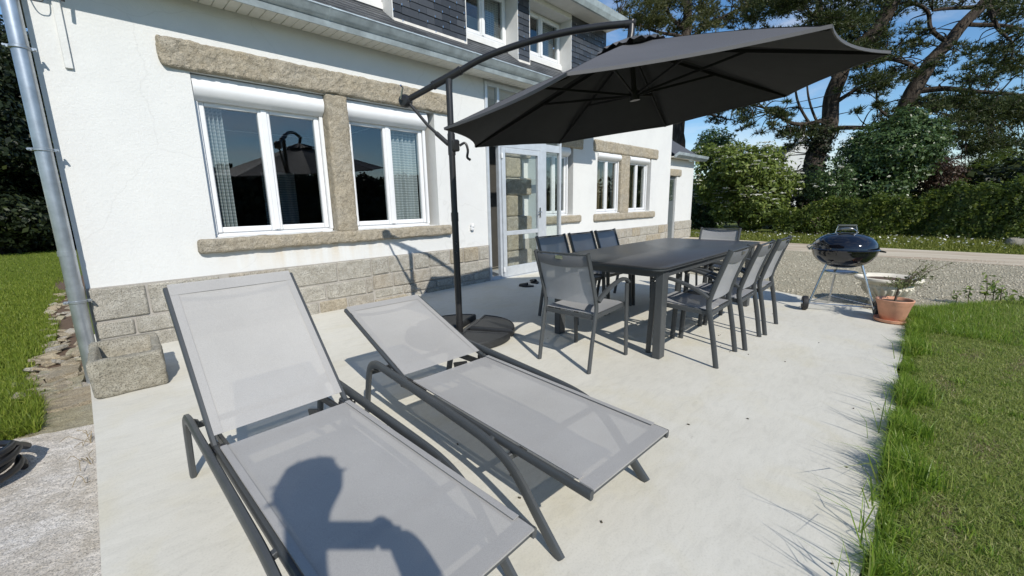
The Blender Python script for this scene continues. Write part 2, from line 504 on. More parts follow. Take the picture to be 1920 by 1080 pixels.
# ------------------------------------------------------------------ geometry helpers
class MB:
    def __init__(self):
        self.v, self.f = [], []

    def add(self, vs, fs):
        o = len(self.v)
        self.v.extend([tuple(p) for p in vs])
        self.f.extend([tuple(o + i for i in f) for f in fs])

    def box(self, x0, x1, y0, y1, z0, z1, ch=0.0):
        """box, chamfered on its edges when ch > 0"""
        if ch <= 0:
            self.add([(x, y, z) for x in (x0, x1) for y in (y0, y1) for z in (z0, z1)],
                     [(0, 1, 3, 2), (4, 6, 7, 5), (0, 4, 5, 1), (2, 3, 7, 6), (0, 2, 6, 4), (1, 5, 7, 3)])
            return
        self.obox(Vector(((x0 + x1) / 2, (y0 + y1) / 2, (z0 + z1) / 2)), Vector((1, 0, 0)), Vector((0, 1, 0)), Vector((0, 0, 1)),
                  abs(x1 - x0) / 2, abs(y1 - y0) / 2, abs(z1 - z0) / 2, ch)

    def obox(self, c, ax, ay, az, hx, hy, hz, ch=0.0):
        ch = min(ch, hx * 0.9, hy * 0.9, hz * 0.9)
        c = Vector(c)
        if ch <= 0:
            vs = [c + ax * (sx * hx) + ay * (sy * hy) + az * (sz * hz) for sx in (-1, 1) for sy in (-1, 1) for sz in (-1, 1)]
            self.add(vs, [(0, 1, 3, 2), (4, 6, 7, 5), (0, 4, 5, 1), (2, 3, 7, 6), (0, 2, 6, 4), (1, 5, 7, 3)])
            return
        idx, vs = {}, []
        for sx in (-1, 1):
            for sy in (-1, 1):
                for sz in (-1, 1):
                    for k in range(3):
                        h = [hx - ch, hy - ch, hz - ch]
                        h[k] += ch
                        idx[(sx, sy, sz, k)] = len(vs)
                        vs.append(c + ax * (sx * h[0]) + ay * (sy * h[1]) + az * (sz * h[2]))
        fs = []
        for k in range(3):
            a, b = [i for i in range(3) if i != k]
            for s in (-1, 1):
                q = []
                for ta, tb in ((-1, -1), (1, -1), (1, 1), (-1, 1)):
                    t = [0, 0, 0]
                    t[k], t[a], t[b] = s, ta, tb
                    q.append(idx[(t[0], t[1], t[2], k)])
                fs.append(tuple(q))
        for k in range(3):
            a, b = [i for i in range(3) if i != k]
            for sa in (-1, 1):
                for sb in (-1, 1):
                    q = []
                    for sk, kk in ((-1, a), (1, a), (1, b), (-1, b)):
                        t = [0, 0, 0]
                        t[k], t[a], t[b] = sk, sa, sb
                        q.append(idx[(t[0], t[1], t[2], kk)])
                    fs.append(tuple(q))
        for sx in (-1, 1):
            for sy in (-1, 1):
                for sz in (-1, 1):
                    fs.append(tuple(idx[(sx, sy, sz, k)] for k in range(3)))
        self.add(vs, fs)

    def bar(self, a, b, w, h, up=(0, 0, 1), ch=0.003):
        a, b = Vector(a), Vector(b)
        ax = (b - a).normalized()
        ay = Vector(up).cross(ax)
        if ay.length < 1e-4:
            ay = Vector((1, 0, 0)).cross(ax)
        ay.normalize()
        az = ax.cross(ay)
        self.obox((a + b) / 2, ax, ay, az, (b - a).length / 2, w / 2, h / 2, ch)

    def tube(self, pts, r, seg=10, cap=True):
        pts = [Vector(p) for p in pts]
        n = len(pts)
        rs = r if isinstance(r, (list, tuple)) else [r] * n
        rings = []
        t0 = (pts[1] - pts[0]).normalized()
        ref = Vector((0, 0, 1)) if abs(t0.z) < 0.9 else Vector((1, 0, 0))
        nrm = (ref - t0 * ref.dot(t0)).normalized()
        vs, fs = [], []
        for i, p in enumerate(pts):
            t = (pts[min(i + 1, n - 1)] - pts[max(i - 1, 0)]).normalized()
            nrm = nrm - t * nrm.dot(t)
            nrm = nrm.normalized() if nrm.length > 1e-6 else t.orthogonal().normalized()
            bn = t.cross(nrm)
            for k in range(seg):
                a = 2 * PI * k / seg
                vs.append(p + (nrm * math.cos(a) + bn * math.sin(a)) * rs[i])
        for i in range(n - 1):
            for k in range(seg):
                k2 = (k + 1) % seg
                fs.append((i * seg + k, i * seg + k2, (i + 1) * seg + k2, (i + 1) * seg + k))
        if cap:
            fs.append(tuple(range(seg - 1, -1, -1)))
            fs.append(tuple((n - 1) * seg + k for k in range(seg)))
        self.add(vs, fs)

    def lathe(self, prof, c=(0, 0, 0), seg=32, ax=None):
        c = Vector(c)
        n = len(prof)
        ex, ey, ez = ax if ax else (Vector((1, 0, 0)), Vector((0, 1, 0)), Vector((0, 0, 1)))
        vs, fs = [], []
        for r, z in prof:
            for k in range(seg):
                a = 2 * PI * k / seg
                vs.append(c + ex * (r * math.cos(a)) + ey * (r * math.sin(a)) + ez * z)
        for i in range(n - 1):
            for k in range(seg):
                k2 = (k + 1) % seg
                fs.append((i * seg + k, i * seg + k2, (i + 1) * seg + k2, (i + 1) * seg + k))
        if prof[0][0] > 1e-4:
            fs.append(tuple(range(seg - 1, -1, -1)))
        if prof[-1][0] > 1e-4:
            fs.append(tuple((n - 1) * seg + k for k in range(seg)))
        self.add(vs, fs)

    def prism(self, poly, z0, z1):
        n = len(poly)
        vs = [(x, y, z0) for x, y in poly] + [(x, y, z1) for x, y in poly]
        fs = [tuple(range(n - 1, -1, -1)), tuple(range(n, 2 * n))]
        fs += [(i, (i + 1) % n, n + (i + 1) % n, n + i) for i in range(n)]
        self.add(vs, fs)

    def xprism(self, prof, x0, x1):
        """profile of (y, z) swept along x"""
        n = len(prof)
        vs = [(x0, y, z) for y, z in prof] + [(x1, y, z) for y, z in prof]
        fs = [tuple(range(n)), tuple(range(2 * n - 1, n - 1, -1))]
        fs += [(n + i, n + (i + 1) % n, (i + 1) % n, i) for i in range(n)]
        self.add(vs, fs)

    def sweep(self, pts, place, inplane, lateral, off):
        """flat-oval bar along a path of 2D points (a, b); place(a, b, v) -> 3D, v being the lateral axis"""
        n = len(pts)
        sec = [(-.5, -.28), (-.30, -.5), (.30, -.5), (.5, -.28), (.5, .28), (.30, .5), (-.30, .5), (-.5, .28)]
        k = len(sec)
        vs, fs = [], []
        for i in range(n):
            p, q = pts[max(i - 1, 0)], pts[min(i + 1, n - 1)]
            tx, ty = q[0] - p[0], q[1] - p[1]
            l = math.hypot(tx, ty)
            nx, ny = -ty / l, tx / l
            for s, t in sec:
                vs.append(place(pts[i][0] + nx * s * inplane, pts[i][1] + ny * s * inplane, off + t * lateral))
        for i in range(n - 1):
            for j in range(k):
                j2 = (j + 1) % k
                fs.append((i * k + j, i * k + j2, (i + 1) * k + j2, (i + 1) * k + j))
        fs.append(tuple(range(k - 1, -1, -1)))
        fs.append(tuple((n - 1) * k + j for j in range(k)))
        self.add(vs, fs)

    def grid(self, fn, nu, nv):
        vs = [fn(i / nu, j / nv) for i in range(nu + 1) for j in range(nv + 1)]
        fs = [(i * (nv + 1) + j, (i + 1) * (nv + 1) + j, (i + 1) * (nv + 1) + j + 1, i * (nv + 1) + j + 1) for i in range(nu) for j in range(nv)]
        self.add(vs, fs)

    def mesh(self, name, smooth=False):
        me = bpy.data.meshes.new(name)
        me.from_pydata(self.v, [], self.f)
        me.update()
        if smooth:
            me.shade_smooth()
            if smooth != 'all':
                me.set_sharp_from_angle(angle=rad(38))
        return me

    def build(self, name, mat, parent=None, smooth=True):
        return obj(name, self.mesh(name, smooth), mat, parent)


def obj(name, me, mat, parent=None):
    o = bpy.data.objects.new(name, me)
    if mat and not me.materials:
        me.materials.append(MATS[mat])
    COL.objects.link(o)
    if parent is not None:
        o.parent = parent
    return o


def tag(o, label=None, cat=None, group=None, kind=None):
    if label:
        o['label'] = label
    if cat:
        o['category'] = cat
    if group:
        o['group'] = group
    if kind:
        o['kind'] = kind
    return o


def empty(name, label, cat, loc=(0, 0, 0), rz=0.0, group=None):
    o = bpy.data.objects.new(name, None)
    o.empty_display_size = 0.2
    COL.objects.link(o)
    o.location = loc
    o.rotation_euler = (0, 0, rz)
    return tag(o, label, cat, group)


def copy_tree(src, parent=None):
    c = src.copy()
    COL.objects.link(c)
    c.parent = parent
    for ch in list(src.children):
        copy_tree(ch, c)
    return c


def np_mesh(name, verts, faces):
    """verts (N,3), faces (M,k) with k constant"""
    me = bpy.data.meshes.new(name)
    faces = np.asarray(faces, dtype=np.int32)
    mf, k = faces.shape
    me.vertices.add(len(verts))
    me.vertices.foreach_set('co', np.asarray(verts, dtype=np.float32).ravel())
    me.loops.add(mf * k)
    me.loops.foreach_set('vertex_index', faces.ravel())
    me.polygons.add(mf)
    me.polygons.foreach_set('loop_start', np.arange(0, mf * k, k, dtype=np.int32))
    me.update(calc_edges=True)
    return me


def spline(pts, n=6):
    """Catmull-Rom through points of any dimension"""
    P = [np.array(p, float) for p in pts]
    P = [2 * P[0] - P[1]] + P + [2 * P[-1] - P[-2]]
    out = []
    for i in range(1, len(P) - 2):
        a, b, c, d = P[i - 1], P[i], P[i + 1], P[i + 2]
        for k in range(n):
            t = k / n
            out.append(0.5 * ((2 * b) + (c - a) * t + (2 * a - 5 * b + 4 * c - d) * t * t + (3 * b - a - 3 * c + d) * t ** 3))
    out.append(P[-2])
    return [tuple(p) for p in out]


def rough_box(x0, x1, y0, y1, z0, z1, step, amp, seed, rnd=0.02):
    """a hand-dressed stone: box with rounded edges and broken faces"""
    nx, ny, nz = [max(2, int(round(abs(b - a) / step))) for a, b in ((x0, x1), (y0, y1), (z0, z1))]
    mb = MB()
    ids = {}
    cx, cy, cz = (x0 + x1) / 2, (y0 + y1) / 2, (z0 + z1) / 2
    hx, hy, hz = (x1 - x0) / 2, (y1 - y0) / 2, (z1 - z0) / 2
    r = min(rnd, hx * .9, hy * .9, hz * .9)

    def vid(i, j, k):
        if (i, j, k) not in ids:
            p = Vector((x0 + (x1 - x0) * i / nx, y0 + (y1 - y0) * j / ny, z0 + (z1 - z0) * k / nz))
            q = Vector((max(-hx + r, min(hx - r, p.x - cx)), max(-hy + r, min(hy - r, p.y - cy)), max(-hz + r, min(hz - r, p.z - cz))))
            d = p - Vector((cx, cy, cz)) - q
            if d.length > 1e-6:
                d = d.normalized() * r
            base = Vector((cx, cy, cz)) + q + d
            s = Vector((seed * 7.3, seed * 1.7, 0))
            n = noise.noise_vector(base * 4.0 + s) * 0.55 + noise.noise_vector(base * 13 + s) * 0.55 + noise.noise_vector(base * 34 + s) * 0.5
            ids[(i, j, k)] = len(mb.v)
            mb.v.append(tuple(base + n * amp))
        return ids[(i, j, k)]
    for j in range(ny):
        for k in range(nz):
            mb.f.append((vid(0, j, k), vid(0, j, k + 1), vid(0, j + 1, k + 1), vid(0, j + 1, k)))
            mb.f.append((vid(nx, j, k), vid(nx, j + 1, k), vid(nx, j + 1, k + 1), vid(nx, j, k + 1)))
    for i in range(nx):
        for k in range(nz):
            mb.f.append((vid(i, 0, k), vid(i + 1, 0, k), vid(i + 1, 0, k + 1), vid(i, 0, k + 1)))
            mb.f.append((vid(i, ny, k), vid(i, ny, k + 1), vid(i + 1, ny, k + 1), vid(i + 1, ny, k)))
    for i in range(nx):
        for j in range(ny):
            mb.f.append((vid(i, j, 0), vid(i, j + 1, 0), vid(i + 1, j + 1, 0), vid(i + 1, j, 0)))
            mb.f.append((vid(i, j, nz), vid(i + 1, j, nz), vid(i + 1, j + 1, nz), vid(i, j + 1, nz)))
    return mb


def unit(a):
    return a / np.maximum(np.linalg.norm(a, axis=1, keepdims=True), 1e-9)


def leaf_mesh(name, P, N, size, aspect=0.5, jitter=0.4):
    """one folded rhombic leaf per point; P points, N rough normals"""
    n = len(P)
    N = unit(N + rng.normal(0, jitter, (n, 3)))
    A = unit(np.cross(N, unit(rng.normal(0, 1, (n, 3)))))
    B = np.cross(N, A)
    s = (size * np.clip(rng.lognormal(-0.06, 0.34, n), 0.4, 2.0))[:, None]
    v0, v2 = P - A * s * 0.5, P + A * s * 0.5
    fold = N * s * 0.10
    v1, v3 = P + B * s * aspect * 0.5 + fold, P - B * s * aspect * 0.5 + fold
    V = np.stack([v0, v1, v2, v3], 1).reshape(-1, 3)
    F = np.arange(4 * n).reshape(n, 4)
    return np_mesh(name, V, F)


def lobes_points(lobes, per_area, shell=0.35):
    """points through the outer shells of ellipsoid lobes [(centre, (rx, ry, rz))]"""
    PP, NN = [], []
    for c, r in lobes:
        r = np.array(r, float)
        n = int(per_area * 4 * PI * (((r[0] * r[1]) ** 1.6 + (r[0] * r[2]) ** 1.6 + (r[1] * r[2]) ** 1.6) / 3) ** (1 / 1.6))
        d = unit(rng.normal(0, 1, (n, 3)))
        bumpy = 1 + 0.16 * np.sin(d[:, 0] * 7 + c[0] * 3) * np.sin(d[:, 1] * 8 + c[1]) + 0.12 * np.sin(d[:, 2] * 13 + c[2] * 5)
        k = (1 - shell * rng.random(n) ** 1.5) * bumpy
        PP.append(np.array(c) + d * r * k[:, None])
        NN.append(unit(d / r))
    return np.concatenate(PP), np.concatenate(NN)


def blades(name, P, h, w, lean=0.35, wind=(0, 0), seg=2):
    """grass blades rooted at P: tapering strips, bent"""
    n = len(P)
    ang = rng.uniform(0, 2 * PI, n)
    side = np.stack([np.cos(ang), np.sin(ang), np.zeros(n)], 1)
    bd = unit(rng.normal(0, 1, (n, 3)) * [1, 1, 0] + [wind[0], wind[1], 0])
    H = h[:, None] if isinstance(h, np.ndarray) else np.full((n, 1), h)
    le = np.abs(rng.normal(0, lean, (n, 1)))
    W = w * rng.uniform(0.7, 1.3, (n, 1))
    up = np.array([0, 0, 1.0])
    mid = P + up * H * 0.55 + bd * H * le * 0.28
    tip = P + up * H * np.clip(1 - le * 0.35, 0.2, 1) + bd * H * le
    V = np.stack([P - side * W, P + side * W, mid + side * W * 0.75, mid - side * W * 0.75, tip], 1).reshape(-1, 3)
    b = np.arange(n)[:, None] * 5
    F = np.concatenate([b + [0, 1, 2], b + [0, 2, 3], b + [3, 2, 4]], 1).reshape(-1, 3)
    return np_mesh(name, V, F)

# ================================================================== SETTING
LOW = -0.24          # the ground left of the patio lies lower
mb = MB()
R_ = 400
mb.add([(-R_, -R_, LOW), (-0.06, -R_, LOW), (-0.06, R_, LOW), (-R_, R_, LOW)], [(0, 1, 2, 3)])
mb.add([(-0.06, -R_, -0.07), (R_, -R_, -0.07), (R_, R_, -0.07), (-0.06, R_, -0.07)], [(0, 1, 2, 3)])
mb.add([(-0.06, -R_, LOW), (-0.06, R_, LOW), (-0.06, R_, -0.07), (-0.06, -R_, -0.07)], [(0, 1, 2, 3)])
tag(mb.build('ground', 'ground_turf', smooth=False), kind='structure')

mb = MB()
edge = [(-0.155, 0.9), (-0.145, -0.6), (-0.135, -2.0), (-0.15, -5.6)]
right = [(x, -5.02 + 0.012 * math.sin(x * 5.1) + 0.008 * math.sin(x * 13)) for x in np.linspace(-0.1, 5.75, 40)]
poly = edge[:-1] + [(-0.15, -5.02)] + right[1:] + [(5.92, -4.88), (6.03, -4.62), (6.25, -4.15), (6.45, -3.75), (8.6, 0.78), (4.4, 0.9)]
mb.prism(poly, -0.30, 0.0)
tag(mb.build('patio', 'patio_concrete', smooth=False), kind='structure')

mb = MB()
mb.prism([(5.5, -5.2), (6.6, -5.15), (7.6, -5.8), (8.5, -9.0), (12.2, -9.0), (12.0, -5), (12.9, -2.6), (13.6, 0), (15.5, 6), (8, 6), (5.9, -3.0)], -0.065, -0.035)
tag(mb.build('gravel_drive', 'gravel', smooth=False), kind='structure')
mb = MB()
mb.prism([(10.9, -12), (14.0, -12), (13.95, -6.5), (14.05, -4.8), (14.45, -1.8), (15.3, 1.5), (17.5, 7), (13.0, 7), (12.6, -1.0), (11.9, -4.8)], -0.066, -0.030)
tag(mb.build('dirt_road', 'dirt_road', smooth=False), kind='structure')

# loose pebbles lying on the drive
n = 26000
P = np.stack([rng.uniform(5.6, 12.4, n), rng.uniform(-7.5, 1.0, n), np.full(n, -0.033)], 1)
xe = 5.85 + np.maximum(0, (P[:, 1] + 4.95)) * 0.49
lawn_side = (P[:, 1] < -5.05) & (P[:, 0] < 6.9 - (P[:, 1] + 5.05) * 0.6)
P = P[(P[:, 0] > xe + 0.02) & ~lawn_side]
n = len(P)
s = rng.uniform(0.007, 0.017, n)[:, None, None]
octa = np.array([(1, 0, 0), (0, 1, 0), (-1, 0, 0), (0, -1, 0), (0, 0, .6), (0, 0, -.6)])
th = rng.uniform(0, 2 * PI, n)
rot = np.stack([np.stack([np.cos(th), -np.sin(th), 0 * th], 1), np.stack([np.sin(th), np.cos(th), 0 * th], 1), np.stack([0 * th, 0 * th, 0 * th + 1], 1)], 1)
V = (np.einsum('nij,kj->nki', rot, octa * [1.3, .85, 1]) * s + P[:, None, :]).reshape(-1, 3)
fo = np.array([(0, 1, 4), (1, 2, 4), (2, 3, 4), (3, 0, 4), (1, 0, 5), (2, 1, 5), (3, 2, 5), (0, 3, 5)])
F = (np.arange(n)[:, None, None] * 6 + fo).reshape(-1, 3)
tag(obj('gravel', np_mesh('gravel', V, F), 'pebble'), 'loose grey beige gravel scattered over the driveway', 'gravel', kind='stuff')

# mown lawn on the right: ground sheet and blades
mb = MB()
mb.prism([(-0.05, -5.03), (5.72, -5.03), (6.2, -5.06), (6.75, -5.2), (7.3, -5.75), (7.9, -9), (-0.05, -9)], -0.066, -0.022)
tag(mb.build('lawn', 'lawn_turf', smooth=False), kind='structure')


def in_lawn(P):
    return P[:, 0] < 6.15 + np.clip(-(P[:, 1] + 5.04), 0, 9) * 1.55


n = 250000
x = 1.2 + 6.2 * rng.random(n) ** 1.25
y = -5.12 - rng.random(n) * (0.36 + 0.16 * (x - 1.2))
P = np.stack([x, y, np.full(n, -0.022)], 1)
P = P[in_lawn(P)]
h = 0.020 + 0.030 * rng.random(len(P))
far = (P[:, 0] > 4.9)
h[far] += 0.05 * rng.random(far.sum()) * np.clip((P[far, 0] - 4.9) / 0.8, 0, 1)
n = 80000
Pb = np.stack([rng.uniform(-0.05, 7.8, n), -5.08 - 3.9 * rng.random(n), np.full(n, -0.022)], 1)
Pb = Pb[in_lawn(Pb) & (Pb[:, 1] < -5.40 - 0.16 * np.clip(Pb[:, 0] - 1.2, 0, 9))]
tag(obj('lawn_grass', blades('lawn_grass', Pb, 0.03 + 0.04 * rng.random(len(Pb)), 0.004, 1.4), 'mown_grass'), 'rest of the mown lawn reaching away from the patio', 'grass', kind='stuff')
dryf = np.sin(P[:, 0] * 5.3 + 2 * np.sin(P[:, 1] * 9)) * np.sin(P[:, 1] * 12 + P[:, 0] * 2.1) + rng.normal(0, 0.35, len(P)) > 0.78
dryf &= P[:, 0] < 4.9
tag(obj('mown_grass', blades('mown_grass', P[~dryf], h[~dryf] * 1.2, 0.0025, 1.6), 'mown_grass'), 'short mown green grass right of the patio', 'grass', kind='stuff')
tag(obj('dry_grass', blades('dry_grass', P[dryf], h[dryf], 0.0022, 1.3), 'dry_grass'), 'dry brown cut grass lying in patches on the lawn', 'grass', kind='stuff')
n = 27000
x = 1.2 + 5.2 * rng.random(n) ** 1.2
clump = np.clip(0.42 + 0.5 * np.sin(x * 4.3) * np.sin(x * 1.7 + 1) + 0.3 * np.sin(x * 11.3 + 0.5) + 0.22 * np.sin(x * 27), 0.02, 1.2)
y = -5.035 - np.abs(rng.normal(0, 0.018 + 0.055 * clump, n))
P = np.stack([x, y, np.full(n, -0.03)], 1)
h = (0.045 + 0.10 * rng.random(n) ** 1.3) * (0.38 + 0.95 * clump)
m_, n2 = None, 16000
x2 = rng.uniform(5.2, 7.4, n2)
P2 = np.stack([x2, -5.06 - np.abs(rng.normal(0, 0.40, n2)), np.full(n2, -0.03)], 1)
P2 = P2[in_lawn(P2)]
h2 = 0.06 + 0.09 * rng.random(len(P2))
n3 = 90
x3 = np.concatenate([rng.uniform(1.35, 2.3, 60), rng.uniform(2.3, 4.5, 30)])
P3 = np.stack([x3, -5.02 + rng.normal(0, 0.03, n3), np.full(n3, -0.03)], 1)
h3 = rng.uniform(0.16, 0.34, n3)
nc = 70
cx = 1.4 + 4.6 * rng.random(nc)
cy = -5.10 - rng.random(nc) * (0.25 + 0.14 * (cx - 1.2))
m4 = 55
P4 = np.stack([np.repeat(cx, m4) + rng.normal(0, 0.018, nc * m4), np.repeat(cy, m4) + rng.normal(0, 0.018, nc * m4), np.full(nc * m4, -0.025)], 1)
h4 = rng.uniform(0.03, 0.075, nc * m4) * np.repeat(rng.uniform(0.6, 1.3, nc), m4)
tag(obj('tall_grass', blades('tall_grass', np.concatenate([P, P2, P3, P4]), np.concatenate([h, h2, h3, h4]), 0.0027, 0.6, wind=(0, 0.35)), 'tall_grass'),
    'long uncut green grass leaning over the patio edge', 'grass', kind='stuff')

# left side: lawn, rubble border, schist steps, granite slab
n = 90000
y = -1.2 + 21 * rng.random(n) ** 1.9
x = -0.42 - rng.random(n) * (0.35 + 0.13 * (y + 1.2))
P = np.stack([x, y, np.full(n, LOW)], 1)
keep = (P[:, 0] < -0.50 - 0.10 * np.sin(P[:, 1] * 1.9) + 0.04 * rng.normal(0, 1, n)) & (P[:, 1] > -0.95)
P = P[keep]
h = 0.03 + 0.05 * rng.random(len(P))
edgeb = P[:, 0] > -0.68
h[edgeb] += 0.07 * rng.random(edgeb.sum()) * np.clip(1 - P[edgeb, 1] / 6, 0, 1)
tag(obj('side_grass', blades('side_grass', P, h, 0.004, 0.6), 'side_grass'), 'green lawn grass beside the house on the left', 'grass', kind='stuff')

mb = MB()
mb.prism([(-0.62, -0.9), (-0.17, -0.9), (-0.17, 9.0), (-0.60, 9.0)], LOW - 0.05, LOW + 0.012)
border = tag(mb.build('stone_border', 'soil', smooth=False), kind='structure')
for k in range(150):
    yy = -0.15 + 6.5 * random.random() ** 1.5
    xx = random.uniform(-0.56, -0.20)
    s = random.uniform(0.02, 0.055) * (1.25 if yy < 1.5 else 1.0)
    me = rough_box(-s * 1.3, s * 1.3, -s, s, -s * 0.35, s * 0.35, s * 0.8, s * 0.22, k, s * 0.3).mesh('rubble_stone', True)
    o = obj('rubble_stone', me, random.choice(['rubble', 'rubble', 'flat_schist', 'granite_grey']), border)
    o.location = (xx, yy, LOW + 0.02 + random.random() * 0.02)
    o.rotation_euler = (random.uniform(-.4, .4), random.uniform(-.4, .4), random.uniform(0, 6))

path = empty('stone_path', None, None)
path['kind'] = 'structure'


def slab(poly, z0, z1, mat, seed, name='paving_slab', amp=0.006):
    mbs = MB()
    mbs.prism(poly, z0, z1)
    me = mbs.mesh(name, False)
    import bmesh
    bm = bmesh.new()
    bm.from_mesh(me)
    bmesh.ops.subdivide_edges(bm, edges=bm.edges[:], cuts=5, use_grid_fill=True)
    bmesh.ops.triangulate(bm, faces=[f for f in bm.faces if len(f.verts) > 4])
    for v in bm.verts:
        q = Vector((v.co.x, v.co.y, v.co.z))
        nv = noise.noise_vector(q * 6 + Vector((seed, 0, 0))) + 0.5 * noise.noise_vector(q * 17 + Vector((seed, 3, 0)))
        v.co += Vector((nv.x * amp * 1.2, nv.y * amp * 1.2, nv.z * amp))
    bm.to_mesh(me)
    bm.free()
    return obj(name, me, mat, path)


slab([(-0.62, -3.4), (-0.158, -3.4), (-0.158, -1.13), (-0.40, -1.03), (-0.56, -1.0), (-1.3, -1.0), (-1.3, -3.4)], LOW - 0.12, LOW + 0.035, 'slab_granite', 1.0, amp=0.009)
slab([(-0.53, -0.96), (-0.158, -1.09), (-0.158, -0.62), (-0.52, -0.64)], LOW - 0.12, LOW + 0.025, 'flat_schist', 2.0)
slab([(-0.52, -0.61), (-0.158, -0.59), (-0.158, -0.20), (-0.44, -0.24)], LOW - 0.12, LOW + 0.04, 'rubble', 3.0, amp=0.012)
slab([(-0.46, -0.20), (-0.22, -0.17), (-0.20, 0.16), (-0.44, 0.14)], LOW - 0.1, LOW + 0.055, 'flat_schist', 4.0, amp=0.014)
slab([(-0.43, 0.18), (-0.24, 0.20), (-0.22, 0.52), (-0.40, 0.50)], LOW - 0.1, LOW + 0.075, 'rubble', 5.0, amp=0.016)

# far verge
n = 42000
x = rng.uniform(13.8, 17.6, n)
y = rng.uniform(-8.5, 5.5, n)
xe = np.interp(y, [-9, -6.5, -4.8, -1.8, 1.5, 7], [13.95, 13.92, 14.0, 14.4, 15.2, 17.2]) + 0.15 * np.sin(y * 3.3)
P = np.stack([x, y, np.full(n, -0.07)], 1)[x > xe]
h = (0.05 + 0.10 * rng.random(len(P))) * np.clip((P[:, 0] - 13.8) / 1.6, 0.35, 1.6)
tag(obj('verge_grass', blades('verge_grass', P, h, 0.010, 0.6), 'verge_grass'), 'strip of rough grass between the dirt road and the hedge', 'grass', kind='stuff')
n = 500
P = np.stack([rng.uniform(14.6, 17.2, n), rng.uniform(-8, 4, n), rng.uniform(0.02, 0.16, n)], 1)
tag(obj('daisies', leaf_mesh('daisies', P, np.tile([0, 0, 1.0], (n, 1)), 0.045, 1.0), 'white_petal'), 'small white daisies dotted through the verge grass', 'flowers', kind='stuff')

# ================================================================== HOUSE
house = empty('house', 'white rendered house with granite plinth, grey slate dormers and stone window surrounds', 'house')
RY = 0.8              # the entrance side of the house stands back by this much


def wall_holes(name, x0, x1, z0, z1, yf, th, holes, mat, parent):
    """wall with openings: front at yf, thickness th towards +y; holes (x0, x1, z0, z1)"""
    xs = sorted({x0, x1, *[h[0] for h in holes], *[h[1] for h in holes]})
    zs = sorted({z0, z1, *[h[2] for h in holes], *[h[3] for h in holes]})
    solid = {}
    for i in range(len(xs) - 1):
        for k in range(len(zs) - 1):
            cx, cz = (xs[i] + xs[i + 1]) / 2, (zs[k] + zs[k + 1]) / 2
            solid[(i, k)] = not any(h[0] < cx < h[1] and h[2] < cz < h[3] for h in holes)
    w = MB()
    for (i, k), s in solid.items():
        if not s:
            continue
        a, b, c, d = xs[i], xs[i + 1], zs[k], zs[k + 1]
        w.add([(a, yf, c), (b, yf, c), (b, yf, d), (a, yf, d)], [(0, 1, 2, 3)])
        w.add([(a, yf + th, c), (b, yf + th, c), (b, yf + th, d), (a, yf + th, d)], [(3, 2, 1, 0)])
        for di, dk, q in ((-1, 0, [(a, c), (a, d)]), (1, 0, [(b, d), (b, c)]), (0, -1, [(b, c), (a, c)]), (0, 1, [(a, d), (b, d)])):
            if not solid.get((i + di, k + dk), False):
                (p0, r0), (p1, r1) = q
                w.add([(p0, yf, r0), (p0, yf + th, r0), (p1, yf + th, r1), (p1, yf, r1)], [(0, 1, 2, 3)])
    return w.build(name, mat, parent, False)


XL, XW, XR = -0.07, 4.55, 12.95
wall_holes('wall', XL, XW, -0.30, 3.10, 0.0, 0.30, [(0.90, 2.13, 0.95, 2.48), (2.37, 3.61, 0.95, 2.48)], 'white_render', house)
wall_holes('wall', XW, XR, -0.30, 4.3, RY, 0.30,
           [(4.75, 5.72, 0.0, 2.35), (6.85, 7.93, 0.97, 2.44), (8.90, 10.0, 0.97, 2.44), (10.42, 11.68, 0.97, 2.44)], 'white_render', house)
mb = MB()
mb.box(XL, XL + 0.30, 0.302, 8.0, -0.3, 3.1)
mb.box(XW - 0.302, XW - 0.002, 0.302, RY + 0.298, -0.3, 3.1)
mb.box(XR - 0.30, XR, RY + 0.302, 8.0, -0.3, 4.3)
mb.box(XL, XR, 8.002, 8.3, -0.3, 4.3)
mb.build('side_wall', 'white_render', house, False)
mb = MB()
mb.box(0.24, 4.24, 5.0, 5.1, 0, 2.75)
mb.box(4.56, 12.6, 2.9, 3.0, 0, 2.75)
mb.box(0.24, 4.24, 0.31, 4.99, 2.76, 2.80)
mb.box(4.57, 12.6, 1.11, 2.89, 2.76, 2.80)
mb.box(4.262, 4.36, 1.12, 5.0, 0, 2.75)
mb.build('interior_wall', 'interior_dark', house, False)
mb = MB()
mb.box(0.24, 12.6, 1.12, 5.0, -0.02, 0.03)
mb.box(0.24, 4.23, 0.31, 1.118, -0.02, 0.03)
mb.build('interior_floor', 'interior_floor', house, False)

# --- plinth of dressed granite blocks, each its own stone
mb = MB()
mb.box(XL - 0.005, XW - 0.01, -0.022, -0.001, -0.25, 0.585)
mb.box(5.72, XR - 0.01, RY - 0.022, RY - 0.001, -0.25, 0.53)
plinth = mb.build('plinth', 'mortar', house, False)


def stones(x0, x1, yf, courses, lens, seed, mats, proud=0.03, parent=None):
    r = random.Random(seed)
    for z0, z1 in courses:
        x = x0 - r.random() * 0.25
        while x < x1:
            l = r.uniform(*lens)
            a, b = max(x, x0), min(x + l, x1)
            if b - a > 0.09:
                g = r.uniform(0.006, 0.011)
                mbx = MB()
                mbx.box(a + g, b - g, yf - proud - r.uniform(0, 0.012), yf, z0 + g, z1 - g + r.uniform(-0.004, 0.002), 0.011)
                for i, p in enumerate(mbx.v):
                    q = Vector(p)
                    nv = noise.noise_vector(q * 9 + Vector((seed, 0, 0))) * 0.006
                    mbx.v[i] = (q.x + nv.x, min(q.y + nv.y, yf), q.z + nv.z)
                mbx.build('stone', r.choice(mats), parent)
            x += l


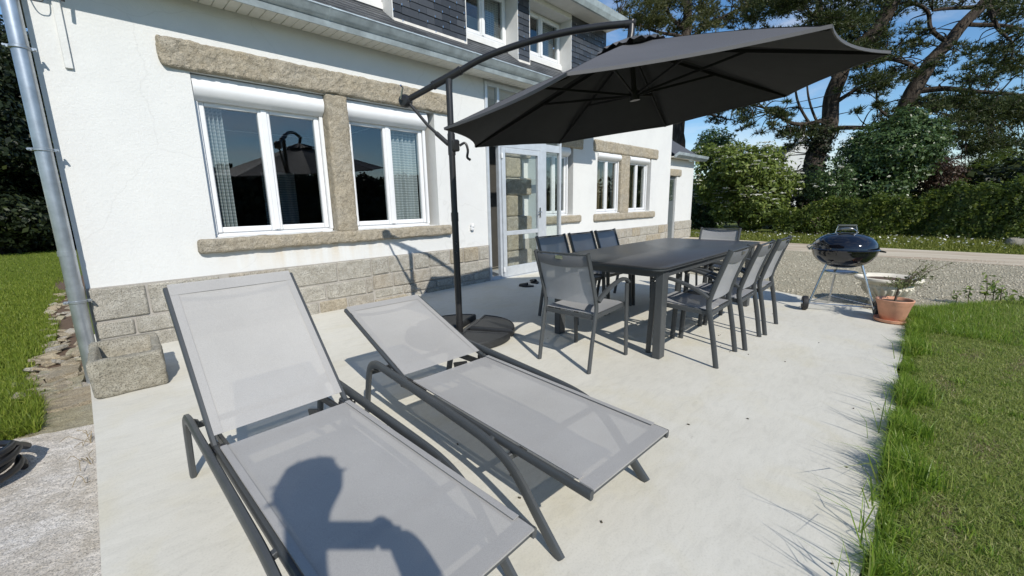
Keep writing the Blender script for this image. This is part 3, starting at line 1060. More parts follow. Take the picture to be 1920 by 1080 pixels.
GM = ['granite_pale', 'granite_grey', 'granite_warm', 'granite_pale']
stones(XL, 0.95, -0.004, [(0.29, 0.585), (0.13, 0.29), (-0.02, 0.13)], (0.30, 0.62), 5, ['granite_pale', 'granite_grey'], parent=plinth)
stones(0.95, 2.5, -0.004, [(0.34, 0.585), (0.14, 0.34), (-0.02, 0.14)], (0.30, 0.62), 8, GM, parent=plinth)
stones(2.5, XW - 0.02, -0.004, [(0.36, 0.585), (0.17, 0.36), (0.05, 0.17), (-0.05, 0.05)], (0.24, 0.55), 9, ['granite_grey', 'granite_warm', 'granite_pale'], parent=plinth)
stones(6.4, XR - 0.02, RY - 0.004, [(0.28, 0.53), (0.02, 0.28)], (0.30, 0.6), 12, ['granite_warm', 'granite_pale', 'granite_grey'], parent=plinth)

# --- granite lintels, mullions, sills
def lump(name, x0, x1, y0, y1, z0, z1, amp, seed, mat='granite_warm', rnd=0.04, step=0.03):
    return rough_box(x0, x1, y0, y1, z0, z1, step, amp, seed, rnd).build(name, mat, house, False)


lump('lintel', 0.69, 3.88, -0.055, 0.25, 2.49, 2.735, 0.015, 1, rnd=0.03, step=0.022)
lump('mullion', 2.125, 2.375, -0.035, 0.28, 0.93, 2.50, 0.009, 2, rnd=0.025)
lump('sill', 0.74, 3.79, -0.075, 0.25, 0.805, 0.945, 0.011, 3, rnd=0.035, step=0.022)
lump('lintel', 6.6, 8.27, RY - 0.05, RY + 0.2, 2.43, 2.69, 0.014, 4, 'granite_warm')
lump('sill', 6.75, 8.2, RY - 0.07, RY + 0.2, 0.79, 0.955, 0.010, 5, 'granite_warm')
lump('lintel', 8.72, 12.03, RY - 0.05, RY + 0.2, 2.43, 2.70, 0.014, 6, 'granite_warm')
lump('mullion', 9.99, 10.43, RY - 0.03, RY + 0.25, 0.94, 2.44, 0.009, 7, 'granite_warm', 0.03)
lump('sill', 8.77, 11.95, RY - 0.07, RY + 0.2, 0.78, 0.955, 0.010, 8, 'granite_warm')
# quoined pier beside the entrance
z, k = 0.0, 0
while z < 2.75:
    hgt = (0.33, 0.37, 0.30, 0.40)[k % 4]
    wide = 6.40 if k % 2 == 0 else 6.14
    lump('quoin', 5.70, wide, RY - 0.11, RY + 0.1, z + 0.005, z + hgt - 0.005, 0.008, 20 + k, ('granite_grey', 'granite_warm')[k % 2], 0.03)
    z += hgt
    k += 1


# --- windows
def ring(mbx, x0, x1, z0, z1, y0, y1, w, ch=0.006, wb=None):
    wb = w if wb is None else wb
    mbx.box(x0, x0 + w, y0, y1, z0, z1, ch)
    mbx.box(x1 - w, x1, y0, y1, z0, z1, ch)
    mbx.box(x0 + w - 0.001, x1 - w + 0.001, y0 + 0.002, y1 - 0.002, z0, z0 + wb, ch)
    mbx.box(x0 + w - 0.001, x1 - w + 0.001, y0 + 0.002, y1 - 0.002, z1 - w, z1, ch)


def window(x0, x1, z0, z1, yf, roller=0.22, boxproud=0.0, parent=house):
    """two-leaf white window: frame (part) with sashes, panes and shutter box (sub-parts)"""
    zt = z1 - (roller - 0.05 if roller else 0)
    f = MB()
    ring(f, x0, x1, z0, zt, yf, yf + 0.07, 0.042)
    f.box(x0 + 0.01, x1 - 0.01, yf - 0.045, yf + 0.0, z0, z0 + 0.025, 0.004)
    fr = f.build('window', 'white_plastic', parent)
    xm = (x0 + x1) / 2
    for a, b in ((x0 + 0.036, xm - 0.001), (xm + 0.001, x1 - 0.036)):
        s_ = MB()
        ring(s_, a, b, z0 + 0.04, zt - 0.036, yf - 0.016, yf + 0.05, 0.056, 0.008)
        s_.build('sash', 'white_plastic', fr)
        p = MB()
        p.box(a + 0.05, b - 0.05, yf + 0.008, yf + 0.016, z0 + 0.09, zt - 0.086)
        p.build('pane', 'window_glass', fr, False)
    cvr = MB()
    cvr.box(xm - 0.028, xm + 0.028, yf - 0.028, yf - 0.0165, z0 + 0.05, zt - 0.05, 0.005)
    cvr.build('meeting_stile', 'white_plastic', fr)
    if roller:
        r = roller
        y0 = yf - 0.135 - boxproud
        prof = [(yf + 0.06, z1 - 0.004), (y0 + 0.03, z1 - 0.004), (y0 + 0.008, z1 - r * 0.28), (y0, z1 - r * 0.45), (y0 + 0.004, z1 - r * 0.62), (y0 + 0.03, z1 - r * 0.82), (y0 + 0.065, z1 - r * 0.95), (y0 + 0.075, z1 - r), (yf + 0.06, z1 - r)]
        bx = MB()
        bx.xprism(spline(prof[1:8], 3) + [prof[8], prof[0]], x0 + 0.004, x1 - 0.004)
        bx.build('shutter_box', 'white_plastic', fr)
        for xa in (x0 + 0.001, x1 - 0.04):
            g = MB()
            g.box(xa, xa + 0.038, yf - 0.05, yf - 0.018, z0 + 0.026, zt, 0.004)
            g.build('shutter_rail', 'white_plastic', fr)
    return fr


window(0.905, 2.122, 0.95, 2.475, 0.15)
window(2.378, 3.52, 0.95, 2.475, 0.15)
window(6.86, 7.80, 0.97, 2.435, RY + 0.10, 0.19)
window(8.905, 9.985, 0.97, 2.435, RY + 0.10, 0.17)
window(10.43, 11.55, 0.97, 2.435, RY + 0.10, 0.17)

# curtains hang inside the glass
def curtain(x0, x1, z0, z1, y, label, mat='voile', waves=5):
    c_ = MB()
    c_.grid(lambda a, b: (x0 + (x1 - x0) * a, y + 0.025 * math.sin(a * waves * 2 * PI) + 0.01 * math.sin(a * 31), z0 + (z1 - z0) * b), waves * 8, 6)
    return tag(c_.build('curtain', mat, None, 'all'), label, 'curtain')


curtain(0.98, 1.16, 0.99, 2.30, 0.26, 'pale voile curtain at left edge of the nearest window')
curtain(3.00, 3.44, 0.99, 2.30, 0.26, 'pale checked voile curtain right in the window beside the parasol mast', waves=7)
curtain(1.9, 2.35, 0.95, 1.75, 1.9, 'hanging checked cloth deep in the room behind the nearest window', waves=4)
curtain(9.35, 9.85, 1.0, 2.25, RY + 0.3, 'brown curtain in left window of the far pair', 'brown_curtain')
curtain(10.75, 11.4, 1.0, 2.25, RY + 0.3, 'grey brown curtain in right window of the far pair', 'brown_curtain')

# --- glazed porch screen in the plane of the front wall
scr = MB()
for a, b in ((4.552, 4.60), (4.80, 4.85), (5.835, 5.985), (6.375, 6.43)):
    scr.box(a, b, -0.03, 0.04, 0.0, 3.06, 0.004)
for z0, z1 in ((2.135, 2.26), (3.0, 3.06)):
    scr.box(4.602, 6.373, -0.026, 0.036, z0, z1, 0.004)
scr.box(4.602, 4.798, -0.027, 0.035, 0.0, 0.05, 0.004)
scr.box(5.987, 6.373, -0.027, 0.035, 0.0, 0.10, 0.004)
scr.box(6.376, 6.429, 0.043, RY - 0.005, 3.0, 3.06, 0.004)
scr.box(6.376, 6.429, 0.043, RY - 0.005, 0.0, 0.08, 0.004)
scr.box(4.60, 6.40, -0.06, RY - 0.12, -0.02, 0.012)
screen = scr.build('porch_screen', 'aluminium_frame', house)
for x0, x1, z0, z1 in ((5.985, 6.375, 0.10, 2.135), (4.60, 4.80, 2.26, 3.0), (4.85, 5.835, 2.26, 3.0), (5.985, 6.375, 2.26, 3.0)):
    p = MB()
    p.box(x0 - 0.003, x1 + 0.003, 0.0, 0.008, z0 - 0.003, z1 + 0.003)
    p.build('pane', 'porch_glass', screen, False)
p = MB()
p.box(6.398, 6.406, 0.045, RY - 0.006, 0.08, 3.0)
p.build('pane', 'porch_glass', screen, False)
dr = MB()
ring(dr, 4.856, 5.829, 0.015, 2.128, -0.045, 0.02, 0.085, 0.006, 0.17)
dr.box(4.94, 5.745, -0.042, 0.017, 0.715, 0.785, 0.005)
door = dr.build('glazed_door', 'aluminium_frame', house)
for z0, z1 in ((0.184, 0.716), (0.784, 2.044)):
    p = MB()
    p.box(4.938, 5.747, -0.014, -0.006, z0, z1)
    p.build('pane', 'porch_glass', door, False)
hd = MB()
hd.box(5.765, 5.80, -0.062, -0.044, 0.98, 1.16, 0.006)
hd.tube([(5.782, -0.055, 1.08), (5.782, -0.095, 1.08), (5.68, -0.10, 1.08)], 0.009, 8)
hd.build('handle', 'chrome', door)
for zz in (0.10, 1.95):
    hg = MB()
    hg.box(4.838, 4.872, -0.066, -0.045, zz, zz + 0.085, 0.006)
    hg.build('hinge', 'white_plastic', door)
fd = MB()
fd.box(4.76, 5.71, RY + 0.18, RY + 0.24, 0.0, 2.33)
fd.build('front_door', 'interior_dark', house, False)
pf = MB()
pf.box(XW + 0.01, 6.42, RY - 0.11, RY + 0.3, 0.0, 0.014)
pf.build('doorstep', 'granite_grey', house, False)

bl = MB()
bl.box(4.175, 4.235, -0.05, -0.001, 0.84, 0.90, 0.012)
bl.lathe([(0.028, 0), (0.031, 0.02), (0.022, 0.045), (0.0, 0.05)], (4.205, -0.035, 0.895), 12)
bl.build('doorbell_box', 'white_plastic', house)

# trunking and cable on the left of the wall
tk = MB()
tk.box(0.088, 0.135, -0.024, 0.0, 2.345, 3.07, 0.003)
tk.build('trunking', 'white_render', house)
cb_ = MB()
cb_.tube(spline([(-0.06, -0.05, 2.95), (-0.03, -0.07, 2.80), (0.01, -0.08, 2.775), (0.05, -0.07, 2.81), (0.06, -0.04, 3.02)], 6), 0.004, 6)
cb_.tube([(0.155, -0.15, 3.05), (0.150, -0.12, 2.80)], 0.012, 8)
cb_.build('cable', 'black_rubber', house)
# --- eaves: soffit boards, zinc gutter, slate slope
sof = MB()
sof.box(-0.35, 8.2, -0.30, -0.003, 3.105, 3.13)
soffit = sof.build('soffit', 'soffit_board', house, False)
proto = None
for k in range(86):
    x0 = -0.35 + k * 0.0995
    if proto is None:
        b_ = MB()
        b_.box(0.0015, 0.0975, -0.298, -0.004, 3.088, 3.104, 0.004)
        proto = b_.build('soffit_plank', 'soffit_board', soffit)
        o = proto
    else:
        o = proto.copy()
        COL.objects.link(o)
    o.location.x = x0
s2 = MB()
s2.box(XW, 8.2, 0.0, RY - 0.002, 3.09, 3.12)
s2.build('porch_ceiling', 'soffit_board', house, False)
g = MB()
g.xprism([(-0.30, 3.075), (-0.325, 3.07), (-0.345, 3.12), (-0.335, 3.125), (-0.30, 3.125)], -0.40, 8.25)
fasc = g.build('fascia', 'zinc', house, False)
g = MB()
pr_ = [(-0.34, 3.127), (-0.395, 3.165), (-0.415, 3.215), (-0.425, 3.222), (-0.422, 3.235), (-0.405, 3.232), (-0.385, 3.18), (-0.33, 3.15), (-0.24, 3.16), (-0.24, 3.127)]
g.xprism(pr_, -0.40, 8.25)
gut = g.build('gutter', 'zinc', house)
for k in range(9):
    s_ = MB()
    xx = 0.15 + k * 0.97
    s_.xprism([(-0.342, 3.124), (-0.399, 3.164), (-0.420, 3.214), (-0.430, 3.224), (-0.424, 3.238), (-0.405, 3.234), (-0.385, 3.18), (-0.33, 3.145)], xx, xx + 0.018)
    s_.build('gutter_joint', 'zinc', gut)
    h_ = MB()
    h_.tube([(xx + 0.4, -0.42, 3.236), (xx + 0.4, -0.35, 3.245), (xx + 0.4, -0.28, 3.25)], 0.006, 6)
    h_.build('gutter_hook', 'galvanised', gut)


def slope_z(y):
    return 3.20 + 0.76 * (y + 0.30)


rf = MB()
rf.add([(-0.35, -0.30, 3.17), (8.25, -0.30, 3.17), (8.25, 0.55, slope_z(0.55) - 0.03), (-0.35, 0.55, slope_z(0.55) - 0.03)], [(0, 1, 2, 3)])
rf.box(-0.35, 8.25, -0.1, 7.9, 4.77, 4.82)
roof = rf.build('roof', 'far_roof', house, False)
rs = MB()
r = random.Random(3)
nrow = 11
for row in range(nrow):
    y0 = -0.33 + row * 0.082
    off = 0.11 if row % 2 else 0.0
    x = -0.38 + off
    while x < 8.2:
        w = 0.22
        d = r.uniform(-0.004, 0.004)
        t = 0.006 + r.uniform(0, 0.003)
        y1 = y0 + 0.16
        za, zb = slope_z(y0) + 0.013 + d * 0.5, slope_z(y1) + 0.002
        a, b = x + 0.002, x + w - 0.002
        rs.add([(a, y0 + d, za), (b, y0 + d, za), (b, y1, zb), (a, y1, zb), (a, y0 + d, za - t), (b, y0 + d, za - t)], [(0, 1, 2, 3), (4, 5, 1, 0)])
        x += w
o = rs.build('roof_slates', 'slate', roof, False)
o['kind'] = 'stuff'

# dormer fronts between the upper windows
DY = 0.20
panels = [(-0.3, 2.02, 3.0), (3.19, 4.40, 0), (5.52, 5.80, 0), (6.99, 8.14, 0)]
wins = [(2.02, 3.19), (4.40, 5.52), (5.80, 6.99)]
sproto = {}
for x0, x1, _ in panels:
    bk = MB()
    zb = slope_z(DY)
    bk.box(x0, x1, DY, DY + 0.40, zb - 0.06, 4.68)
    bk.box(x0 - 0.0, x1 + 0.0, DY - 0.032, DY - 0.001, zb - 0.02, zb + 0.022)
    dm = bk.build('dormer_front', 'flashing', house, False)
    for row in range(13):
        z0 = zb + 0.012 + row * 0.095
        if z0 > 4.62:
            break
        x = x0 - (0.13 if row % 2 else 0.0)
        while x < x1 - 0.005:
            a, b = max(x, x0), min(x + 0.26, x1)
            x += 0.26
            if b - a < 0.02:
                continue
            key = round(b - a, 3)
            if key not in sproto:
                q = MB()
                hw = key / 2
                q.add([(-hw + .0015, -0.022, 0), (hw - .0015, -0.022, 0), (hw - .0015, -0.006, 0.15), (-hw + .0015, -0.006, 0.15),
                       (-hw + .0015, -0.013, -0.001), (hw - .0015, -0.013, -0.001)], [(0, 1, 2, 3), (4, 5, 1, 0), (0, 3, 4), (1, 5, 2)])
                sproto[key] = q.mesh('slate', False)
            o = obj('slate', sproto[key], 'slate', dm)
            o.location = ((a + b) / 2, DY + r.uniform(-0.002, 0.0), z0 + r.uniform(-0.003, 0.003))
            o.rotation_euler = (r.uniform(-0.008, 0.008), r.uniform(-0.008, 0.008), 0)
    hk = MB()
    for row in range(13):
        z0 = zb + 0.012 + row * 0.095
        x = x0 + (0.0 if row % 2 else 0.13)
        while x < x1:
            if z0 < 4.6 and r.random() < 0.8:
                hk.box(x - 0.006, x + 0.006, DY - 0.033, DY - 0.022, z0 - 0.006, z0 + 0.020)
            x += 0.26
    o = hk.build('slate_hooks', 'chrome', dm, False)
    o['kind'] = 'stuff'
for x0, x1 in wins:
    rv = MB()
    zs = slope_z(DY)
    zi = slope_z(0.45)
    for xa, xb in ((x0, x0 + 0.012), (x1 - 0.012, x1)):
        rv.add([(xa, DY - 0.02, zs), (xa, 0.50, zi + 0.04), (xa, 0.50, 4.68), (xa, DY - 0.02, 4.68),
                (xb, DY - 0.02, zs), (xb, 0.50, zi + 0.04), (xb, 0.50, 4.68), (xb, DY - 0.02, 4.68)],
               [(0, 3, 2, 1), (4, 5, 6, 7), (0, 4, 7, 3), (1, 2, 6, 5), (0, 1, 5, 4), (3, 7, 6, 2)])
    rv.box(x0 + 0.012, x1 - 0.012, DY - 0.02, 0.50, 4.60, 4.68)
    rv.build('window_reveal', 'white_reveal', house, False)
    w_ = window(x0 + 0.014, x1 - 0.014, 3.84, 4.595, 0.45, 0.0)
    sl = MB()
    sl.box(x0 + 0.013, x1 - 0.013, 0.40, 0.50, 3.76, 3.84)
    sl.build('sill', 'white_reveal', house, False)
    bkp = MB()
    bkp.box(x0 + 0.02, x1 - 0.02, 1.2, 1.25, 3.2, 4.67)
    bkp.build('interior_wall', 'interior_dark', house, False)
    cw = MB()
    cw.grid(lambda a, b: (x1 - 0.36 + 0.28 * a, 0.58 + 0.012 * math.sin(a * 30), 3.9 + 0.68 * b), 24, 1)
    cw.build('upper_curtain', 'voile', house, 'all')
up = MB()
up.box(-0.35, 8.22, -0.16, 0.60, 4.682, 4.712)
up.build('upper_soffit', 'white_reveal', house, False)
up = MB()
up.xprism([(-0.16, 4.67), (-0.20, 4.67), (-0.24, 4.74), (-0.27, 4.83), (-0.25, 4.84), (-0.16, 4.78)], -0.40, 8.28)
up.build('upper_gutter', 'zinc', house, False)
up = MB()
up.box(8.142, 8.20, DY - 0.01, 4.0, 3.1, 4.68)
up.build('dormer_cheek', 'slate', house, False)
up = MB()
up.add([(8.2, RY - 0.1, 4.25), (XR + 0.1, RY - 0.1, 4.25), (XR + 0.1, 4.5, 4.75), (8.2, 4.5, 4.75), (8.2, RY - 0.1, 4.33), (XR + 0.1, RY - 0.1, 4.33), (XR + 0.1, 4.5, 4.83), (8.2, 4.5, 4.83)],
       [(0, 3, 2, 1), (4, 5, 6, 7), (0, 1, 5, 4), (1, 2, 6, 5), (2, 3, 7, 6), (3, 0, 4, 7)])
up.build('rear_roof', 'far_roof', house, False)

# --- downpipe at the left corner
dp = MB()
dp.tube([(-0.128, -0.10, 3.12), (-0.128, -0.10, 1.05), (-0.131, -0.10, 0.60)], 0.050, 20)
dp.tube([(-0.131, -0.10, 0.92), (-0.131, -0.10, 0.88)], 0.054, 20)
dp.tube([(-0.131, -0.10, 0.62), (-0.136, -0.10, -0.34)], 0.0525, 20)
pipe = dp.build('downpipe', 'galvanised', house)
for zz in (2.42, 1.70, 0.50):
    bk = MB()
    bk.lathe([(0.057, -0.011), (0.060, -0.008), (0.060, 0.008), (0.057, 0.011)], (-0.130, -0.10, zz), 20)
    for sx in (-1, 1):
        bk.box(-0.130 + sx * 0.055 - 0.026, -0.130 + sx * 0.055 + 0.026, -0.108, -0.092, zz - 0.012, zz + 0.012, 0.003)
        bk.tube([(-0.130 + sx * 0.078, -0.125, zz), (-0.130 + sx * 0.078, -0.07, zz)], 0.008, 6)
    bk.box(-0.115, -0.095, -0.05, 0.0, zz - 0.008, zz + 0.008)
    bk.build('bracket', 'galvanised', pipe)

# --- annex at the far end
annex = empty('annex', 'low white annex with slate roof and grey door at the far end of the house', 'outbuilding', (12.95, 0.9, 0))
AY = 0.9
def aw(mbx, name, mat, smooth=False):
    o = mbx.build(name, mat, annex, smooth)
    o.location = (-12.95, -0.9, 0)
    return o
mb = MB()
mb.box(12.96, 13.02, AY, AY + 3, -0.1, 2.55)
mb.box(13.68, 15.02, AY, AY + 3, -0.1, 2.55)
mb.box(13.02, 13.68, AY, AY + 3, 2.03, 2.55)
aw(mb, 'wall', 'white_render')
mb = MB()
mb.box(13.02, 13.68, AY + 0.06, AY + 0.12, 0.0, 2.03)
dd = aw(mb, 'door', 'grey_door')
mb = MB()
mb.box(13.10, 13.60, AY + 0.045, AY + 0.058, 1.25, 1.9)
q = mb.build('pane', 'window_glass', dd, False)
q = rough_box(12.97, 13.95, AY - 0.05, AY + 0.12, 2.02, 2.24, 0.06, 0.01, 40, 0.03).build('lintel', 'granite_warm', annex)
q.location = (-12.95, -0.9, 0)
for a, b, z0, z1 in ((13.69, 14.3, 0.30, 0.58), (14.31, 15.03, 0.30, 0.58), (13.69, 14.5, 0.0, 0.29), (14.51, 15.03, 0.0, 0.29)):
    mb = MB()
    mb.box(a, b, AY - 0.03, AY - 0.002, z0, z1, 0.012)
    aw(mb, 'stone', 'granite_pale', True)
mb = MB()
mb.add([(12.96, AY - 0.25, 2.62), (15.3, AY - 0.25, 2.62), (15.0, AY + 1.6, 3.85), (12.96, AY + 1.6, 3.85)], [(0, 1, 2, 3)])
mb.add([(15.3, AY - 0.25, 2.62), (15.3, AY + 3, 2.62), (15.0, AY + 1.6, 3.85)], [(0, 1, 2)])
aw(mb, 'roof', 'far_roof')
mb = MB()
mb.xprism([(AY - 0.20, 2.55), (AY - 0.26, 2.55), (AY - 0.34, 2.62), (AY - 0.36, 2.70), (AY - 0.33, 2.70), (AY - 0.2, 2.62)], 12.96, 15.36)
aw(mb, 'gutter', 'zinc')
mb = MB()
mb.box(12.96, 15.25, AY - 0.22, AY - 0.001, 2.56, 2.585)
aw(mb, 'soffit', 'soffit_board')

# ================================================================== PARASOL
MX, MY = 2.38, -1.95
U = Vector((0.484, -0.875, 0))
par = empty('parasol', 'large charcoal cantilever parasol with curved arm over the dining table', 'parasol', (MX, MY, 0))
PO = Vector((MX, MY, 0))


def at(s, z):
    return PO + U * s + Vector((0, 0, z))


def pb(mbx, name, mat='black_metal', smooth=True, parent=None):
    o = mbx.build(name, mat, parent or par, smooth)
    if parent is None:
        o.location = -PO
    return o


mb = MB()
mb.tube([PO + Vector((0, 0, 0.03)), PO + Vector((0, 0, 1.15))], 0.031, 18)
mb.tube([PO + Vector((0, 0, 1.10)), PO + Vector((0, 0, 2.29))], 0.028, 18)
mb.tube([PO + Vector((0, 0, 1.08)), PO + Vector((0, 0, 1.16))], 0.0335, 18)
pb(mb, 'mast')
mb = MB()
arm = spline([(-0.41, 2.147), (-0.20, 2.225), (0.024, 2.305), (0.289, 2.408), (0.567, 2.475), (0.916, 2.525), (1.205, 2.540), (1.424, 2.537), (1.50, 2.533)], 6)
mb.tube([at(s, z) for s, z in arm], 0.026, 16)
pb(mb, 'arm')
mb = MB()
mb.tube([at(-0.13, 2.252), at(0.10, 2.338)], 0.033, 16)
mb.tube([at(0, 2.18), at(0.01, 2.30)], 0.026, 14)
mb.tube([at(-0.15, 2.244), at(-0.13, 2.252)], 0.036, 16)
mb.tube([at(0.095, 2.336), at(0.115, 2.344)], 0.036, 16)
pb(mb, 'pivot_sleeve')
mb = MB()
mb.tube([at(-0.40, 2.135), at(-0.22, 1.925), at(-0.02, 1.745)], 0.014, 12)
mb.tube([at(-0.14, 1.852), at(-0.03, 1.755)], 0.021, 12)
pb(mb, 'strut')
side = Vector((U.y, -U.x, 0))
mb = MB()
mb.lathe([(0.0, -0.05), (0.048, -0.045), (0.056, -0.01), (0.056, 0.02), (0.042, 0.045), (0.0, 0.05)], at(-0.425, 2.14), 20, (U, Vector((0, 0, 1)), side))
el_ = pb(mb, 'elbow_crank')
mb = MB()
c0 = at(-0.425, 2.14) + side * 0.05
mb.tube([c0, c0 + side * 0.03, c0 + side * 0.035 + Vector((0, 0, 0.09)) + U * 0.03, c0 + side * 0.07 + Vector((0, 0, 0.10)) + U * 0.03], 0.008, 8)
pb(mb, 'crank_handle', 'chrome', True, el_)
mb = MB()
mb.tube([PO + Vector((0, 0, 1.66)), PO + Vector((0, 0, 1.84))], 0.033, 18)
mb.box(PO.x - 0.02, PO.x + 0.055, PO.y - 0.055, PO.y + 0.02, 1.69, 1.79, 0.012)
sl_ = pb(mb, 'slider')
mb = MB()
c0 = PO + Vector((0.05, -0.05, 1.74))
mb.tube(spline([c0, c0 + Vector((0.035, -0.035, 0.02)), c0 + Vector((0.05, -0.05, -0.04)), c0 + Vector((0.045, -0.045, -0.10)), c0 + Vector((0.065, -0.065, -0.125))], 5), 0.011, 8)
pb(mb, 'grip_lever', 'black_metal', True, sl_)
mb = MB()
for zz in (0.80, 0.88):
    mb.tube([PO + Vector((-0.03, -0.03, zz)), PO + Vector((-0.055, -0.055, zz))], 0.013, 10)
pb(mb, 'clamp_bolts')

# canopy: octagon fitted to its eight corners
cc = Vector((3.13, -3.307, 1.926))
ca, cbeta, cgam = 2.644, -0.096, -0.079
Ry = Matrix.Rotation(cbeta, 3, 'Y')
Rx = Matrix.Rotation(cgam, 3, 'X')
RC = Ry @ Rx
nC = RC @ Vector((0, 0, 1))
RR = 1.5
corner = [cc + RC @ Vector((RR * math.cos(ca - k * PI / 4), RR * math.sin(ca - k * PI / 4), 0)) for k in range(8)]
apex = cc + nC * 0.47
mb = MB()
NU, NV = 10, 10
for k in range(8):
    A, B = corner[k], corner[(k + 1) % 8]

    def surf(a, b, A=A, B=B):
        t = 0.07 + 0.93 * a
        e = A.lerp(B, b)
        w = 4 * b * (1 - b)
        p = apex.lerp(e, t)
        mid = (A + B) / 2
        inward = (cc - mid).normalized()
        p = p + inward * (0.062 * w * t ** 3) - nC * (0.020 * w * t * (1.1 - t) * 4) + nC * (0.05 * t * (1 - t))
        p = p + nC * (0.0035 * math.sin(b * 9 * PI + k) * t * (1 - b * (1 - b) * 3) + 0.006 * noise.noise(p * 3.1))
        return p
    mb.grid(surf, NU, NV)
can = pb(mb, 'canopy', 'canopy_fabric')
ln_ = MB()  # added dark sheet just below the cloth, standing in for shade under the canopy
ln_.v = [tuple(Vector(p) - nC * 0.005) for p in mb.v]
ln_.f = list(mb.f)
pb(ln_, 'shade_sheet', 'canopy_shade', True, can)
mb = MB()
for k in range(8):
    A, B = corner[k], corner[(k + 1) % 8]
    pts = []
    for j in range(11):
        b = j / 10
        e = A.lerp(B, b)
        w = 4 * b * (1 - b)
        inward = (cc - (A + B) / 2).normalized()
        pts.append(e + inward * (0.062 * w) - nC * 0.006)
    for p, q in zip(pts[:-1], pts[1:]):
        mb.bar(p, q, 0.006, 0.016, nC, 0.0)
pb(mb, 'hem', 'canopy_fabric', True, can)
mb = MB()
for k in range(8):
    A, B = corner[k], corner[(k + 1) % 8]

    def cap_(a, b, A=A, B=B):
        t = 0.015 + 0.17 * a
        e = A.lerp(B, b)
        w = 4 * b * (1 - b)
        return apex.lerp(e, t) + nC * (0.045 - 0.02 * a + 0.012 * math.sin(b * 6 * PI) * a + 0.02 * w * a)
    mb.grid(cap_, 4, 8)
pb(mb, 'vent_cap', 'canopy_fabric', True, can)
hub_low = cc + nC * 0.10
hub_top = cc + nC * 0.43
for k in range(8):
    mb = MB()
    mb.bar(hub_top + (corner[k] - apex).normalized() * 0.05, corner[k] - nC * 0.008 - (corner[k] - cc).normalized() * 0.01, 0.016, 0.024, nC)
    rib = pb(mb, 'rib', 'rib_metal')
    mb = MB()
    mid = apex.lerp(corner[k], 0.50) - nC * 0.03
    mb.bar(hub_low, mid, 0.012, 0.018, nC)
    s_ = pb(mb, 'rib_strut', 'rib_metal', True, rib)
mb = MB()
mb.tube([hub_low - nC * 0.03, apex + nC * 0.05], 0.019, 14)
mb.tube([hub_low - nC * 0.035, hub_low + nC * 0.03], 0.040, 14)
mb.tube([hub_top - nC * 0.03, hub_top + nC * 0.02], 0.045, 14)
end = at(1.50, 2.533)
mb.tube([end - U * 0.05, end + U * 0.03], 0.029, 14)
mb.tube([end + Vector((0, 0, 0.02)), end + (apex - end) * 0.5, apex + nC * 0.03], 0.026, 14)
pb(mb, 'hub')

# the cross base and its four weights
mb = MB()
BC = Vector((MX + 0.0, MY - 0.02, 0))
ba = rad(28)
for k in range(2):
    d = Vector((math.cos(ba + k * PI / 2), math.sin(ba + k * PI / 2), 0))
    mb.bar(BC - d * 0.45 + Vector((0, 0, 0.018)), BC + d * 0.45 + Vector((0, 0, 0.018)), 0.045, 0.034 if k else 0.03)
mb.tube([PO + Vector((0, 0, 0.01)), PO + Vector((0, 0, 0.14))], 0.033, 16)
pb(mb, 'cross_base', 'black_metal')
for k in range(4):
    a0 = ba + k * PI / 2
    u1 = Vector((math.cos(a0), math.sin(a0), 0))
    u2 = Vector((-math.sin(a0), math.cos(a0), 0))
    o0 = BC + (u1 + u2) * 0.035
    arc = [o0 + (u1 * math.cos(t) + u2 * math.sin(t)) * 0.47 for t in np.linspace(0.02, PI / 2 - 0.02, 14)]
    ring0 = [o0 + (u1 + u2) * 0.03] + arc
    cen = sum(ring0, Vector()) / len(ring0)
    w_ = MB()
    lv = [(0.985, 0.012), (1.0, 0.02), (1.0, 0.058), (0.985, 0.070), (0.955, 0.076), (0.90, 0.076), (0.88, 0.070)]
    n_ = len(ring0)
    vs = []
    for sc_, zz in lv:
        for p in ring0:
            q = cen + (p - cen) * sc_
            vs.append((q.x, q.y, zz))
    fs = [(i * n_ + j, i * n_ + (j + 1) % n_, (i + 1) * n_ + (j + 1) % n_, (i + 1) * n_ + j) for i in range(len(lv) - 1) for j in range(n_)]
    fs.append(tuple((len(lv) - 1) * n_ + j for j in range(n_)))
    fs.append(tuple(range(n_ - 1, -1, -1)))
    w_.add(vs, fs)
    o = w_.build('base_weight', 'base_plastic', None)
    tag(o, ['black plastic quarter weight nearest the house on the parasol base', 'black plastic quarter weight behind the mast, mostly hidden by the lounger back',
            'black plastic quarter weight close beside the low-backed lounger on the parasol base', 'black plastic quarter weight nearest the dining chairs on the parasol base'][k], 'parasol weight', 'weights on the parasol base')

# ================================================================== LOUNGERS
LW, LL, LB, H0, H1, UF, UR, WF = 0.522, 1.178, 0.765, 0.332, 0.307, 1.076, -0.445, 0.299


